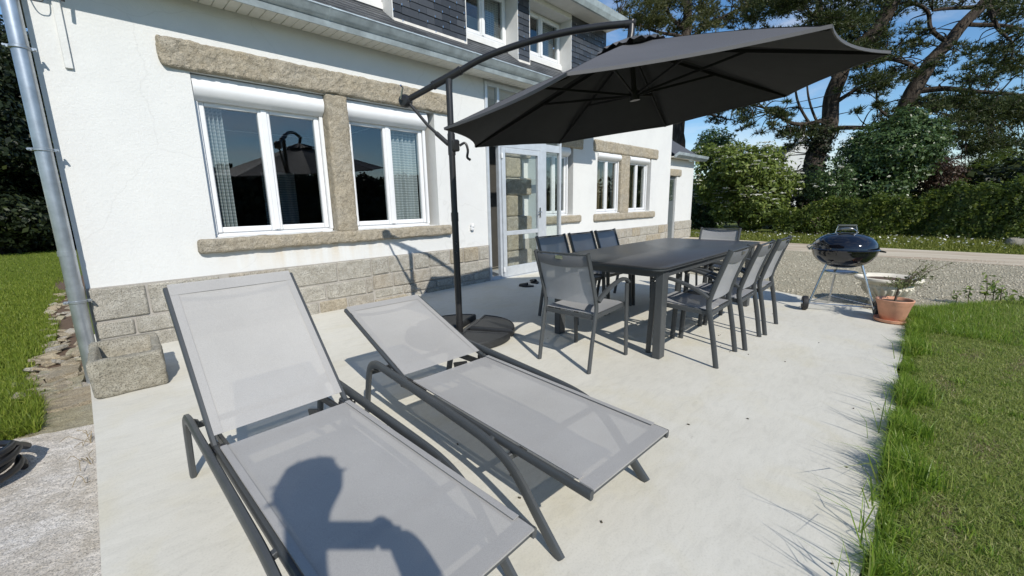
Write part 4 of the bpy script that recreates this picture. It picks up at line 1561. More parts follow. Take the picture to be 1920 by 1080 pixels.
def lounger(x, y, th, ang, label):
    t = empty('sun_lounger', label, 'sun lounger', (x, y, 0), th, 'grey sun loungers on the patio')
    w = LW / 2

    def pl(a, b, v):
        return (a, v, b)
    for sgn in (1, -1):
        f = MB()
        f.sweep(spline([(UR, 0.0), (UR + 0.035, 0.14), (UR + 0.075, 0.27), (UR + 0.115, 0.325), (UR + 0.19, 0.352), (-0.10, 0.347), (0.20, 0.330), (0.50, 0.312), (0.68, 0.296), (0.80, 0.262), (0.88, 0.205), (0.97, 0.11), (UF, 0.0)], 5),
                pl, 0.044, 0.024, sgn * (WF - 0.004))
        f.build('leg_frame', 'charcoal_metal', t)
        f = MB()
        f.sweep([(0.0, H0 - 0.018), (LL, H1 - 0.018)], pl, 0.034, 0.020, sgn * w)
        f.build('seat_rail', 'charcoal_metal', t)
        f = MB()
        f.sweep([(0.015 * 0, H0 - 0.01), (-LB * math.cos(ang), H0 + LB * math.sin(ang) - 0.01)], pl, 0.026, 0.020, sgn * w)
        f.build('back_rail', 'charcoal_metal', t)
        f = MB()
        f.box(-0.035, 0.05, sgn * w - 0.018, sgn * w + 0.018, H0 - 0.045, H0 - 0.004, 0.006)
        f.tube([(0.0, sgn * (w - 0.03), H0 - 0.02), (0.0, sgn * (w + 0.03), H0 - 0.02)], 0.011, 10)
        f.tube([(0.035, sgn * (w - 0.03), H0 - 0.022), (0.035, sgn * (w + 0.03), H0 - 0.022)], 0.007, 8)
        f.build('hinge', 'black_metal', t)
        f = MB()
        f.bar((UR + 0.13, sgn * w, H0 - 0.03), (UR + 0.13, sgn * WF, 0.325), 0.03, 0.03)
        f.bar((0.70, sgn * (w - 0.005), 0.30), (0.70, sgn * WF, 0.288), 0.022, 0.022)
        f.build('bracket', 'charcoal_metal', t)
        # notched rail that holds the back rest
        f = MB()
        f.bar((UR + 0.06, sgn * (w - 0.04), 0.285), (0.12, sgn * (w - 0.04), 0.300), 0.016, 0.035)
        f.build('rack', 'black_metal', t)
    f = MB()
    for ua, wa, za in ((LL - 0.02, w, H1 - 0.022), (0.80, WF, 0.262), (0.03, w, H0 - 0.04), (UR + 0.07, WF, 0.27)):
        f = MB()
        f.bar((ua, -wa, za), (ua, wa, za), 0.02, 0.026)
        f.build('crossbar', 'charcoal_metal', t)
    ca_, sa_ = math.cos(ang), math.sin(ang)
    f = MB()
    pts = [(-LB * 0.93 * ca_ + sa_ * (-0.02 - 0.03 * (1 - (2 * q - 1) ** 2)) * -1 * -1, w * (2 * q - 1), H0 + LB * 0.93 * sa_ - 0.012 - 0.035 * (1 - (2 * q - 1) ** 2)) for q in np.linspace(0, 1, 11)]
    f.tube(pts, 0.010, 8)
    f.build('back_bow', 'charcoal_metal', t)
    f = MB()
    f.bar((0.0, 0.14, H0 - 0.03), (-0.13, 0.14, H0 - 0.075), 0.04, 0.012, (0, 1, 0))
    f.build('back_prop', 'black_metal', t)
    ww = w - 0.006
    f = MB()
    f.grid(lambda a, b: (0.055 + (LL - 0.055) * a, -ww + 2 * ww * b, H0 + (H1 - H0) * a + 0.004 - 0.010 * (1 - (2 * b - 1) ** 2) * math.sin(PI * min(1, max(0, a)))), 14, 8)
    s_ = f.build('seat_fabric', 'lounger_mesh', t, 'all')
    f = MB()
    f.box(LL - 0.055, LL + 0.004, -ww, ww, H1 + 0.0005, H1 + 0.0065)
    for sg in (-1, 1):
        f.box(0.06, LL - 0.056, sg * ww - 0.022 * (sg > 0), sg * ww + 0.022 * (sg < 0), H1 + 0.0135, H1 + 0.016)
    for i, p in enumerate(f.v):
        f.v[i] = (p[0], p[1], p[2] + (H0 - H1) * (1 - p[0] / LL) - 0.004)
    f.build('hem', 'lounger_hem', s_, False)
    f = MB()

    def bk(a, b):
        l = 0.03 + (LB - 0.03) * a
        off = 0.006 - 0.014 * (1 - (2 * b - 1) ** 2) * math.sin(PI * a)
        return (-l * ca_ + off * sa_, -ww + 2 * ww * b, H0 + l * sa_ + off * ca_)
    f.grid(bk, 12, 8)
    b_ = f.build('back_fabric', 'lounger_mesh', t, 'all')
    f = MB()

    def hm(a, b):
        l = LB - 0.055 + 0.06 * a
        return (-l * ca_ + 0.0085 * sa_, -ww + 2 * ww * b, H0 + l * sa_ + 0.0085 * ca_)
    f.grid(hm, 2, 8)

    def hs(l0, l1, v0, v1):
        f.grid(lambda a, b: (-(l0 + (l1 - l0) * a) * ca_ + 0.0085 * sa_, v0 + (v1 - v0) * b, H0 + (l0 + (l1 - l0) * a) * sa_ + 0.0085 * ca_), 2, 1)
    hs(0.03, LB - 0.056, -ww, -ww + 0.03)
    hs(0.03, LB - 0.056, ww - 0.03, ww)
    f.build('hem', 'lounger_hem', b_, False)
    return t


lounger(0.486, -3.152, rad(-88.6), rad(46.6), 'grey mesh sun lounger with steep backrest nearest the camera under a person\'s shadow')
lounger(1.319, -3.187, rad(-91.9), rad(19.8), 'grey mesh sun lounger with low backrest beside the parasol base')

# ================================================================== DINING TABLE
TX0, TX1, TY0, TY1, TZ = 2.90, 5.47, -3.70, -2.56, 0.745
tb = empty('dining_table', 'long charcoal garden table with rounded corners under the parasol', 'table', ((TX0 + TX1) / 2, (TY0 + TY1) / 2, 0))
hx, hy = (TX1 - TX0) / 2, (TY1 - TY0) / 2


def rrect(hx, hy, r, n=7):
    p = []
    for sx, sy, a0 in ((1, 1, 0), (-1, 1, PI / 2), (-1, -1, PI), (1, -1, 1.5 * PI)):
        for k in range(n):
            a = a0 + PI / 2 * k / (n - 1)
            p.append((sx * (hx - r) + r * math.cos(a), sy * (hy - r) + r * math.sin(a)))
    return p


top = MB()
lv = [(0.006, TZ - 0.012), (0.0, TZ - 0.009), (0.0, TZ - 0.002), (0.003, TZ)]
n_ = 28
vs = []
for ins, zz in lv:
    vs += [(x, y, zz) for x, y in rrect(hx - ins, hy - ins, 0.10 - ins)]
fs = [(i * n_ + j, i * n_ + (j + 1) % n_, (i + 1) * n_ + (j + 1) % n_, (i + 1) * n_ + j) for i in range(3) for j in range(n_)] + [tuple(range(3 * n_, 4 * n_)), tuple(range(n_ - 1, -1, -1))]
top.add(vs, fs)
top.build('tabletop', 'tabletop_glass', tb)
rim = MB()
rim.prism(rrect(hx - 0.012, hy - 0.012, 0.09), TZ - 0.030, TZ - 0.0135)
rim.build('top_rim', 'charcoal_metal', tb)
ap = MB()
for sy in (-1, 1):
    ap.box(-hx + 0.16, hx - 0.16, sy * (hy - 0.075) - 0.02, sy * (hy - 0.075) + 0.02, TZ - 0.095, TZ - 0.032, 0.004)
for sx in (-1, 1):
    ap.box(sx * (hx - 0.14) - 0.02, sx * (hx - 0.14) + 0.02, -hy + 0.10, hy - 0.10, TZ - 0.095, TZ - 0.032, 0.004)
ap.box(-hx + 0.3, hx - 0.3, -0.05, 0.05, TZ - 0.07, TZ - 0.032, 0.004)
ap.build('apron', 'charcoal_metal', tb)
for sx in (-1, 1):
    for sy in (-1, 1):
        lg = MB()
        lg.box(sx * (hx - 0.155) - 0.045, sx * (hx - 0.155) + 0.045, sy * (hy - 0.075) - 0.032, sy * (hy - 0.075) + 0.032, 0.0, TZ - 0.0305, 0.005)
        lg.build('leg', 'charcoal_metal', tb)

# ================================================================== CHAIRS
def make_chair():
    t = empty('garden_chair', 'x', 'chair', (0, 0, 0), 0, 'grey mesh armchairs around the garden table')

    def pl(a, b, v):
        return (v, a, b)
    X = 0.232
    for sgn in (-1, 1):
        f = MB()
        f.sweep(spline([(-0.262, 0.0), (-0.225, 0.22), (-0.190, 0.40), (-0.178, 0.47), (-0.192, 0.55), (-0.245, 0.72), (-0.300, 0.880)], 5), pl, 0.036, 0.022, sgn * X)
        f.build('back_leg', 'charcoal_metal', t)
        f = MB()
        f.sweep(spline([(0.265, 0.0), (0.255, 0.25), (0.245, 0.50), (0.243, 0.60)], 4), pl, 0.040, 0.022, sgn * (X + 0.012))
        f.build('front_leg', 'charcoal_metal', t)
        f = MB()
        f.sweep(spline([(0.262, 0.606), (0.20, 0.640), (0.10, 0.636), (-0.03, 0.600), (-0.13, 0.555), (-0.178, 0.525)], 5), pl, 0.026, 0.036, sgn * (X + 0.014))
        f.build('armrest', 'charcoal_metal', t)
        f = MB()
        f.bar((sgn * (X - 0.014), -0.195, 0.405), (sgn * (X - 0.014), 0.245, 0.425), 0.02, 0.034, (0, 0, 1))
        f.build('seat_rail', 'charcoal_metal', t)
    f = MB()
    f.bar((-X + 0.02, 0.235, 0.422), (X - 0.02, 0.235, 0.422), 0.02, 0.03)
    f.build('crossbar', 'charcoal_metal', t)
    f = MB()
    f.bar((-X + 0.02, -0.185, 0.400), (X - 0.02, -0.185, 0.400), 0.02, 0.03)
    f.build('crossbar', 'charcoal_metal', t)
    w = X - 0.012
    f = MB()
    f.grid(lambda a, b: (-w + 2 * w * b, -0.185 + 0.435 * a, 0.428 + 0.017 * a - 0.014 * (1 - (2 * b - 1) ** 2) * math.sin(PI * a)), 10, 8)
    f.build('seat_fabric', 'chair_mesh', t, 'all')
    prof = spline([(-0.186, 0.50), (-0.205, 0.585), (-0.250, 0.725), (-0.296, 0.858)], 4)

    def back(a, b):
        i = a * (len(prof) - 1)
        k = min(int(i), len(prof) - 2)
        y = prof[k][0] + (prof[k + 1][0] - prof[k][0]) * (i - k)
        z = prof[k][1] + (prof[k + 1][1] - prof[k][1]) * (i - k)
        s_ = 0.018 * (1 - (2 * b - 1) ** 2)
        return (-w + 2 * w * b, y - s_ + 0.004, z)
    f = MB()
    f.grid(back, 12, 8)
    bf = f.build('back_fabric', 'chair_mesh', t, 'all')
    f = MB()

    def hem(a, b):
        p = back(0.83 + 0.17 * a, b)
        return (p[0], p[1] - 0.006 - 0.006 * math.sin(a * PI), p[2] - 0.018 * (1 - a) * (1 - (2 * b - 1) ** 2))
    f.grid(hem, 4, 8)
    f.build('header_band', 'chair_hem', bf, 'all')
    f = MB()
    f.bar((-w, -0.292, 0.868), (w, -0.292, 0.868), 0.018, 0.012)
    f.build('top_bar', 'charcoal_metal', t)
    f = MB()
    f.box(-0.032, 0.032, -0.322, -0.318, 0.832, 0.858, 0.001)
    f.build('nameplate', 'chrome', t)
    return t


spots = [
    (2.672, -3.165, -PI / 2 + 0.02, 'grey mesh armchair at the table end nearest the loungers'),
    (3.355, -3.775, 0.02, 'grey mesh armchair on the open side of the table, nearest the camera of its row'),
    (3.905, -3.815, 0.03, 'grey mesh armchair in the middle of the row on the open side of the table'),
    (4.460, -3.825, 0.03, 'grey mesh armchair on the open side of the table, nearest the barbecue'),
    (3.63, -2.345, PI - 0.03, 'grey mesh armchair on the house side of the table, nearest the parasol mast'),
    (4.215, -2.340, PI, 'grey mesh armchair in the middle of the row on the house side'),
    (4.75, -2.350, PI + 0.02, 'grey mesh armchair on the house side of the table, farthest from the mast'),
    (5.40, -3.16, PI / 2, 'grey mesh armchair at the far table end with gravel behind it'),
]
chair0 = make_chair()
for i, (x, y, rz, lab) in enumerate(spots):
    c = chair0 if i == 0 else copy_tree(chair0)
    c.location = (x, y, 0)
    c.rotation_euler = (0, 0, rz)
    c['label'] = lab

# ================================================================== KETTLE BARBECUE
bq = empty('kettle_barbecue', 'black enamel kettle barbecue on chromed legs with two wheels', 'barbecue', (5.80, -4.42, 0), math.atan2(-0.957, 0.29))
# local x runs along the axle towards the flower pot, local y away from the camera
RK = 0.292
prof = [(0.0, 0.475), (0.09, 0.480), (0.17, 0.505), (0.235, 0.550), (0.275, 0.605), (RK, 0.660), (RK + 0.004, 0.672), (RK - 0.008, 0.672), (RK - 0.02, 0.64), (0.24, 0.57), (0.1, 0.50), (0, 0.49)]
mb = MB()
mb.lathe(spline(prof[:6], 4) + prof[6:], (0, 0, 0), 48)
bowl = mb.build('bowl', 'enamel', bq)
mb = MB()
lid = [(RK + 0.012, 0.666), (RK + 0.014, 0.680), (RK + 0.003, 0.690), (RK - 0.002, 0.715), (RK - 0.018, 0.752), (RK - 0.055, 0.795), (RK - 0.115, 0.830), (RK - 0.19, 0.850), (0.05, 0.860), (0.0, 0.861)]
mb.lathe(lid[:3] + spline(lid[2:], 4)[1:], (0, 0, 0), 48)
lidp = mb.build('lid', 'enamel', bq)
mb = MB()
for sx in (-1, 1):
    mb.tube(spline([(sx * 0.095, 0, 0.845), (sx * 0.088, 0, 0.885), (sx * 0.078, 0, 0.925)], 4), 0.006, 8)
mb.tube(spline([(-0.09, 0, 0.868), (-0.04, -0.02, 0.90), (0.04, -0.02, 0.90), (0.09, 0, 0.868)], 5), 0.006, 8)
mb.build('handle_wire', 'chrome', lidp)
mb = MB()
mb.bar((-0.085, 0, 0.932), (0.085, 0, 0.932), 0.034, 0.018, (0, 0, 1), 0.006)
mb.bar((-0.08, 0.012, 0.905), (0.08, 0.012, 0.905), 0.008, 0.055, (0, 0, 1), 0.003)
mb.build('lid_handle', 'handle_plastic', lidp)
mb = MB()
mb.tube(spline([(-RK + 0.03, -0.07, 0.74), (-RK - 0.035, -0.06, 0.715), (-RK - 0.045, 0.0, 0.70), (-RK - 0.035, 0.06, 0.685), (-RK + 0.0, 0.07, 0.655)], 5), 0.007, 8)
mb.bar((-RK - 0.03, 0, 0.66), (-RK + 0.01, 0, 0.70), 0.10, 0.012)
mb.build('side_handle', 'chrome', bowl)
mb = MB()
mb.bar((RK - 0.01, 0, 0.665), (RK + 0.055, 0, 0.657), 0.11, 0.014)
mb.build('side_tab', 'enamel', bowl)
feet = [(-0.285, -0.17, 0.07), (0.285, -0.17, 0.07), (-0.02, 0.30, 0.0)]
tops = [(-0.155, -0.09, 0.515), (0.155, -0.09, 0.515), (-0.01, 0.17, 0.515)]
for a, b in zip(feet, tops):
    mb = MB()
    mb.tube([a, b], 0.0115, 12)
    mb.build('leg', 'chrome', bq)
for sx in (-1, 1):
    mb = MB()
    ax3 = (Vector((0, 1, 0)), Vector((0, 0, 1)), Vector((1, 0, 0)))
    mb.lathe([(0.035, -0.022), (0.068, -0.028), (0.078, -0.020), (0.080, 0), (0.078, 0.020), (0.068, 0.028), (0.035, 0.022)], (sx * 0.318, -0.17, 0.080), 24, ax3)
    wl_ = mb.build('wheel', 'black_rubber', bq)
    mb = MB()
    mb.lathe([(0.0, -0.034), (0.02, -0.032), (0.024, 0.0), (0.02, 0.032), (0.0, 0.034)], (sx * 0.318, -0.17, 0.080), 14, ax3)
    mb.build('hub', 'chrome', wl_)
mb = MB()
mb.tube([(-0.33, -0.17, 0.08), (0.33, -0.17, 0.08)], 0.007, 8)
mb.build('axle', 'chrome', bq)
mb = MB()
fl = [Vector((-0.27, -0.155, 0.10)), Vector((0.27, -0.155, 0.10)), Vector((-0.02, 0.275, 0.10))]
for k in range(11):
    t = k / 10
    mb.tube([fl[0].lerp(fl[2], t), fl[1].lerp(fl[2], t)], 0.0028, 5)
for a, b in ((0, 1), (1, 2), (2, 0)):
    mb.tube([fl[a], fl[b]], 0.0045, 6)
mb.build('wire_shelf', 'chrome', bq)
mb = MB()
mb.lathe([(0.0, 0.395), (0.06, 0.396), (0.115, 0.405), (0.15, 0.425), (0.153, 0.428), (0.115, 0.411), (0.06, 0.402), (0, 0.400)], (0.0, 0.0, 0), 28)
mb.tube([(-0.20, -0.11, 0.43), (0.20, -0.11, 0.43)], 0.004, 6)
mb.build('ash_pan', 'chrome', bq)

# ================================================================== POTS
pt = empty('terracotta_pot', 'terracotta flower pot on a saucer at the patio corner', 'flower pot', (5.53, -4.90, 0))
mb = MB()
mb.lathe([(0.0, 0.022), (0.112, 0.022), (0.122, 0.03), (0.165, 0.205), (0.168, 0.208), (0.172, 0.212), (0.184, 0.258), (0.187, 0.262), (0.184, 0.268), (0.172, 0.268), (0.166, 0.262), (0.155, 0.215), (0.0, 0.212)], (0, 0, 0), 40)
mb.v = [(p[0] * 0.80, p[1] * 0.80, p[2] * 0.86) for p in mb.v]
mb.build('pot', 'terracotta', pt)
mb = MB()
mb.lathe([(0.0, 0.002), (0.155, 0.002), (0.172, 0.010), (0.182, 0.034), (0.178, 0.037), (0.165, 0.018), (0.0, 0.014)], (0, 0, 0), 40)
mb.v = [(p[0] * 0.80, p[1] * 0.80, p[2]) for p in mb.v]
mb.build('saucer', 'terracotta', pt)
mb = MB()
mb.lathe([(0.134, 0.203), (0.08, 0.208), (0.0, 0.212)], (0, 0, 0), 24)
mb.build('soil', 'soil', pt)
shrub = empty('potted_shrub', 'small twisted shrub with sparse leaves growing in the terracotta pot', 'plant', (5.53, -4.90, 0.205))
mb = MB()
rr = random.Random(5)
VR = Vector((rt.x, rt.y, 0)).normalized()
tips = []
trunk = [Vector((0, 0, 0)), VR * 0.012 + Vector((0, 0, 0.08)), VR * 0.02 + Vector((0, 0, 0.15)), VR * 0.035 + Vector((0, 0, 0.20))]
mb.tube(spline(trunk, 4), [0.011 - 0.0004 * i for i in range(13)], 8)
start = trunk[-1]
for k in range(24):
    a = rr.uniform(0, 2 * PI)
    if k < 8:
        d = VR * rr.uniform(0.5, 1.1) + Vector((0, 0, rr.uniform(0.25, 0.75))) + Vector((math.cos(a), math.sin(a), 0)) * 0.2
        ln = rr.uniform(0.22, 0.46)
    else:
        d = Vector((math.cos(a), math.sin(a), rr.uniform(-0.05, 0.55))) - VR * 0.35
        ln = rr.uniform(0.10, 0.24)
    d.normalize()
    s0 = start - Vector((0, 0, rr.uniform(0, 0.06)))
    pts = [s0]
    for j in range(1, 5):
        pts.append(s0 + d * ln * j / 4 + Vector((rr.uniform(-1, 1), rr.uniform(-1, 1), rr.uniform(-1, 1))) * 0.018)
    mb.tube(pts, [0.005, 0.004, 0.003, 0.0022, 0.0014], 5)
    for j in range(1, 5):
        for q in range(9):
            tips.append(pts[j - 1].lerp(pts[j], rr.random()) + Vector((rr.gauss(0, 1), rr.gauss(0, 1), rr.gauss(0, 1))) * 0.013)
mb.build('stem', 'shrub_stem', shrub)
P = np.array([tuple(p) for p in tips])
obj('foliage', leaf_mesh('foliage', P, rng.normal(0, 1, P.shape), 0.022, 0.45, 1.0), 'pot_leaf', shrub)

urn = empty('stone_urn', 'wide pale stone planter bowl with rolled rim on the gravel behind the terracotta pot', 'planter', (6.52, -4.79, -0.035))
mb = MB()
mb.lathe([(0.0, 0.0), (0.17, 0.0), (0.175, 0.03), (0.13, 0.05), (0.115, 0.08), (0.16, 0.11), (0.235, 0.165), (0.275, 0.215), (0.262, 0.235), (0.295, 0.250), (0.345, 0.268), (0.362, 0.285), (0.357, 0.302), (0.330, 0.310), (0.29, 0.300), (0.26, 0.27), (0.20, 0.24), (0.0, 0.235)], (0, 0, 0), 56)
mb.v = [(p[0] * 0.86, p[1] * 0.86, p[2] * 1.12) for p in mb.v]
mb.build('bowl', 'urn_stone', urn)
for k in range(22):
    a = 2 * PI * k / 22
    q = MB()
    ca_, sa_ = math.cos(a), math.sin(a)
    q.tube([(ca_ * r_, sa_ * r_, z_) for r_, z_ in ((0.13, 0.088), (0.165, 0.112), (0.232, 0.160), (0.268, 0.205))], [0.012, 0.018, 0.024, 0.02], 6)
    q.v = [(p[0] * 0.86, p[1] * 0.86, p[2] * 1.12) for p in q.v]
    q.build('gadroon', 'urn_stone', urn)
mb = MB()
mb.lathe([(0.245, 0.308), (0.12, 0.314), (0.0, 0.317)], (0, 0, 0), 24)
mb.build('soil', 'soil', urn)

# ================================================================== GRANITE TROUGH
tr = empty('stone_trough', 'rough hollowed granite trough at the house corner beside the downpipe', 'trough', (0.075, -0.985, 0), rad(-2))
import bmesh
bm = bmesh.new()
tx, ty, tz = 0.195, 0.285, 0.262
mo = rough_box(-tx, tx, -ty, ty, 0, tz, 0.016, 0.009, 31, 0.028)
me = mo.mesh('trough', True)
bm.from_mesh(me)
for v in bm.verts:
    if v.co.z > tz - 0.05:
        ix, iy = abs(v.co.x) / tx, abs(v.co.y + 0.01) / ty
        if ix < 0.74 and iy < 0.78:
            v.co.z -= 0.175 * min(1, (0.74 - ix) * 16) * min(1, (0.78 - iy) * 18)
        elif v.co.y > 0.2:
            v.co.z += 0.015
bm.to_mesh(me)
bm.free()
obj('basin', me, 'trough_stone', tr)

# ================================================================== HOSE
hs = MB()
pts = []
for i in range(0, 4 * 28 + 1):
    a = 2 * PI * i / 28
    r_ = 0.165 + 0.018 * math.sin(a * 0.37 + 1) + 0.012 * math.sin(a * 1.3)
    pts.append((r_ * math.cos(a), r_ * math.sin(a) * 1.05, 0.022 + 0.036 * i / 28 + 0.006 * math.sin(a * 2.1)))
pts += [(0.20, 0.10, 0.10), (0.16, 0.26, 0.06), (-0.05, 0.30, 0.03)]
hs.tube(pts, 0.019, 10)
o = hs.build('garden_hose', 'black_hose')
o.location = (-0.625, -1.56, LOW + 0.04)
tag(o, 'coiled black garden hose lying on the granite slab', 'hose')

# ================================================================== SMALL THINGS
for x, y, rz, lab in ((4.55, -0.83, 0.5, 'small black shoe lying on the shaded concrete, nearer the mast'), (4.86, -0.72, -0.4, 'small black shoe lying on the shaded concrete, nearer the glazed door')):
    t = empty('shoe', lab, 'shoe', (x, y, 0), rz, 'shoes on the patio')
    f = MB()
    ol = [(0.045 * math.sin(PI * q) * (1.05 - 0.25 * math.cos(2 * PI * q)) + 0.008, -0.12 + 0.24 * q) for q in np.linspace(0.02, 0.98, 12)]
    pol = [(a, b) for a, b in ol] + [(-a, b) for a, b in reversed(ol)]
    f.prism(pol, 0.0, 0.022)
    f.build('sole', 'black_rubber', t)
    f = MB()
    f.grid(lambda a, b: (0.045 * math.cos(PI * b) * (0.85 + 0.15 * math.sin(PI * a)), -0.02 + 0.125 * a, 0.02 + 0.045 * math.sin(PI * b) * (1 - 0.55 * a)), 6, 8)
    f.build('upper', 'black_rubber', t, 'all')

f = MB()
for k in range(46):
    x, y = random.uniform(0.2, 5.6), random.uniform(-4.98, -2.6)
    s_ = random.uniform(0.0015, 0.004)
    if random.random() < 0.3:
        y = -4.98 + abs(random.gauss(0, 0.08))
    f.obox((x, y, 0.003), Vector((math.cos(k), math.sin(k), 0)), Vector((-math.sin(k), math.cos(k), 0)), Vector((0, 0, 1)), s_ * 1.6, s_, 0.002)
tag(f.build('debris', 'debris_brown', None, False), 'tiny dark crumbs and bits of leaf scattered on the concrete', 'debris', kind='stuff')
f = MB()
for k in range(9):
    x0, y0 = -0.17 + random.uniform(-0.02, 0.0), random.choice([-1.38, -1.42, -1.75, -1.95, -1.36])
    pts = [(x0, y0, LOW + 0.03)]
    for j in range(4):
        p = pts[-1]
        pts.append((p[0] - random.uniform(-0.02, 0.045), p[1] + random.uniform(-0.06, 0.05), LOW + 0.045 + random.uniform(0, 0.05)))
    f.tube(spline(pts, 3), 0.0016, 5)
tag(f.build('dry_weeds', 'dead_stalk'), 'dry curled weed stalks in the joint beside the granite slab', 'weeds', kind='stuff')

# ================================================================== PERSON behind the camera (its shadow lies on the near lounger)
pers = empty('person', 'person holding up a phone, seen only as a shadow on the near lounger', 'person', (-0.2, -5.30, -0.02))
sk = [  # x, y, z, radius, parent index
    (-.30, -5.47, .92, .125, -1), (-.285, -5.43, 1.06, .115, 0), (-.265, -5.39, 1.18, .12, 1), (-.245, -5.35, 1.28, .085, 2), (-.19, -5.245, 1.41, .052, 3), (-.163, -5.18, 1.51, .070, 4), (-.152, -5.163, 1.585, .086, 5), (-.148, -5.158, 1.64, .066, 6),
    (-.12, -5.47, 1.275, .052, 3), (.105, -5.27, 1.03, .055, 8), (.122, -5.125, 1.165, .046, 9), (.104, -5.09, 1.215, .034, 10),
    (-.36, -5.23, 1.275, .052, 3), (-.47, -5.30, 1.05, .040, 12), (-.42, -5.20, .88, .030, 13), (-.415, -5.19, .83, .032, 14),
    (-.235, -5.535, .87, .085, 0), (-.21, -5.52, .50, .062, 16), (-.21, -5.54, .10, .042, 17), (-.14, -5.47, .025, .035, 18),
    (-.365, -5.405, .87, .085, 0), (-.37, -5.38, .50, .062, 20), (-.38, -5.40, .10, .042, 21), (-.31, -5.33, .025, .035, 22)]
me = bpy.data.meshes.new('body')
me.from_pydata([s[:3] for s in sk], [(i, s[4]) for i, s in enumerate(sk) if s[4] >= 0], [])
body = obj('body', me, 'clothing', pers)
body.location = (0.2, 5.30, 0.0)
md = body.modifiers.new('skin', 'SKIN')
for i, s in enumerate(sk):
    me.skin_vertices[0].data[i].radius = (s[3], s[3])
me.skin_vertices[0].data[0].use_root = True
sb = body.modifiers.new('sub', 'SUBSURF')
sb.levels = sb.render_levels = 2
fing = MB()
hb_ = Vector((.072, -5.092, 1.232))
camr = Vector((rt.x, rt.y, rt.z))
for k in range(4):
    b0 = hb_ + Vector((0, 0, 0.03 - 0.02 * k))
    fing.tube([b0, b0 + camr * -0.012 + fwd * -0.03, b0 - camr * (0.035 + 0.006 * (k in (1, 2))) + fwd * -0.035, b0 - camr * 0.058 + fwd * -0.028], [0.009, 0.009, 0.008, 0.006], 8)
fing.tube([hb_ + Vector((0, 0, -0.02)), hb_ + Vector((0, 0, -0.045)) - camr * 0.012, hb_ + Vector((0, 0, -0.042)) - camr * 0.045], [0.011, 0.010, 0.007], 8)
fing.tube([Vector((.108, -5.115, 1.19)), hb_ + camr * 0.012 - Vector((0, 0, 0.03)), hb_ + camr * 0.004, hb_ + Vector((0, 0, 0.028))], [0.030, 0.034, 0.030, 0.016], 12)
o = fing.build('hand', 'skin', pers)
o.location = (0.2, 5.30, 0.02)
hr = MB()
hr.lathe([(0.0, -0.10), (0.075, -0.085), (0.098, -0.03), (0.103, 0.03), (0.085, 0.075), (0.04, 0.10), (0.0, 0.105)], (-0.160, -5.175, 1.585), 24)
for i, p in enumerate(hr.v):
    q = Vector(p)
    hr.v[i] = tuple(q + noise.noise_vector(q * 28) * 0.014)
rh = random.Random(6)
for k in range(46):
    d_ = Vector((rh.gauss(0, 1), rh.gauss(0, 1), rh.gauss(0.5, 0.8))).normalized()
    b0 = Vector((-0.160, -5.175, 1.585)) + d_ * 0.092
    e_ = b0 + d_ * rh.uniform(0.015, 0.04) + Vector((rh.gauss(0, .012), rh.gauss(0, .012), rh.gauss(0, .01)))
    hr.tube([b0, b0.lerp(e_, .5) + Vector((0, 0, 0.004)), e_], [0.012, 0.007, 0.002], 5)
o = hr.build('hair', 'hair', pers)
o.location = (0.2, 5.30, 0.02)
ph = MB()
ph.obox(CAM - fwd * 0.016 + rt * 0.01, rt, dn, fwd, 0.078, 0.040, 0.004, 0.003)
o = ph.build('phone', 'black_rubber')
tag(o, 'black phone held up by the person behind the near lounger', 'phone')

# ================================================================== VEGETATION
DIRS = None


def clump_needles(centers, sizes, tufts_per, nlen=0.17, nw=0.016, per=7):
    """flattened sprays of needle tufts"""
    PP, DD = [], []
    for c, s in zip(centers, sizes):
        n = int(tufts_per * s * s * (0.6 if s < 0.45 else 1.0)) + 14
        d = unit(rng.normal(0, 1, (n, 3)))
        rr_ = rng.random(n) ** 0.45
        wob = 1 + 0.35 * np.sin(d[:, 0] * 5 + c[0]) * np.cos(d[:, 1] * 6 + c[1] * 2)
        p = np.array(c) + d * np.array([s, s, s * 0.42]) * (rr_ * wob)[:, None]
        PP.append(p)
        DD.append(unit(d * [1, 1, 0.5] + [0, 0, 0.55]))
    P, D = np.concatenate(PP), np.concatenate(DD)
    n = len(P)
    P = np.repeat(P, per, 0)
    D = np.repeat(D, per, 0)
    v = unit(D + rng.normal(0, 0.62, (n * per, 3)))
    side = unit(np.cross(v, rng.normal(0, 1, (n * per, 3))))
    L = nlen * rng.uniform(0.6, 1.25, (n * per, 1))
    V = np.stack([P - side * nw, P + side * nw, P + v * L], 1).reshape(-1, 3)
    return V, np.arange(len(V)).reshape(-1, 3)


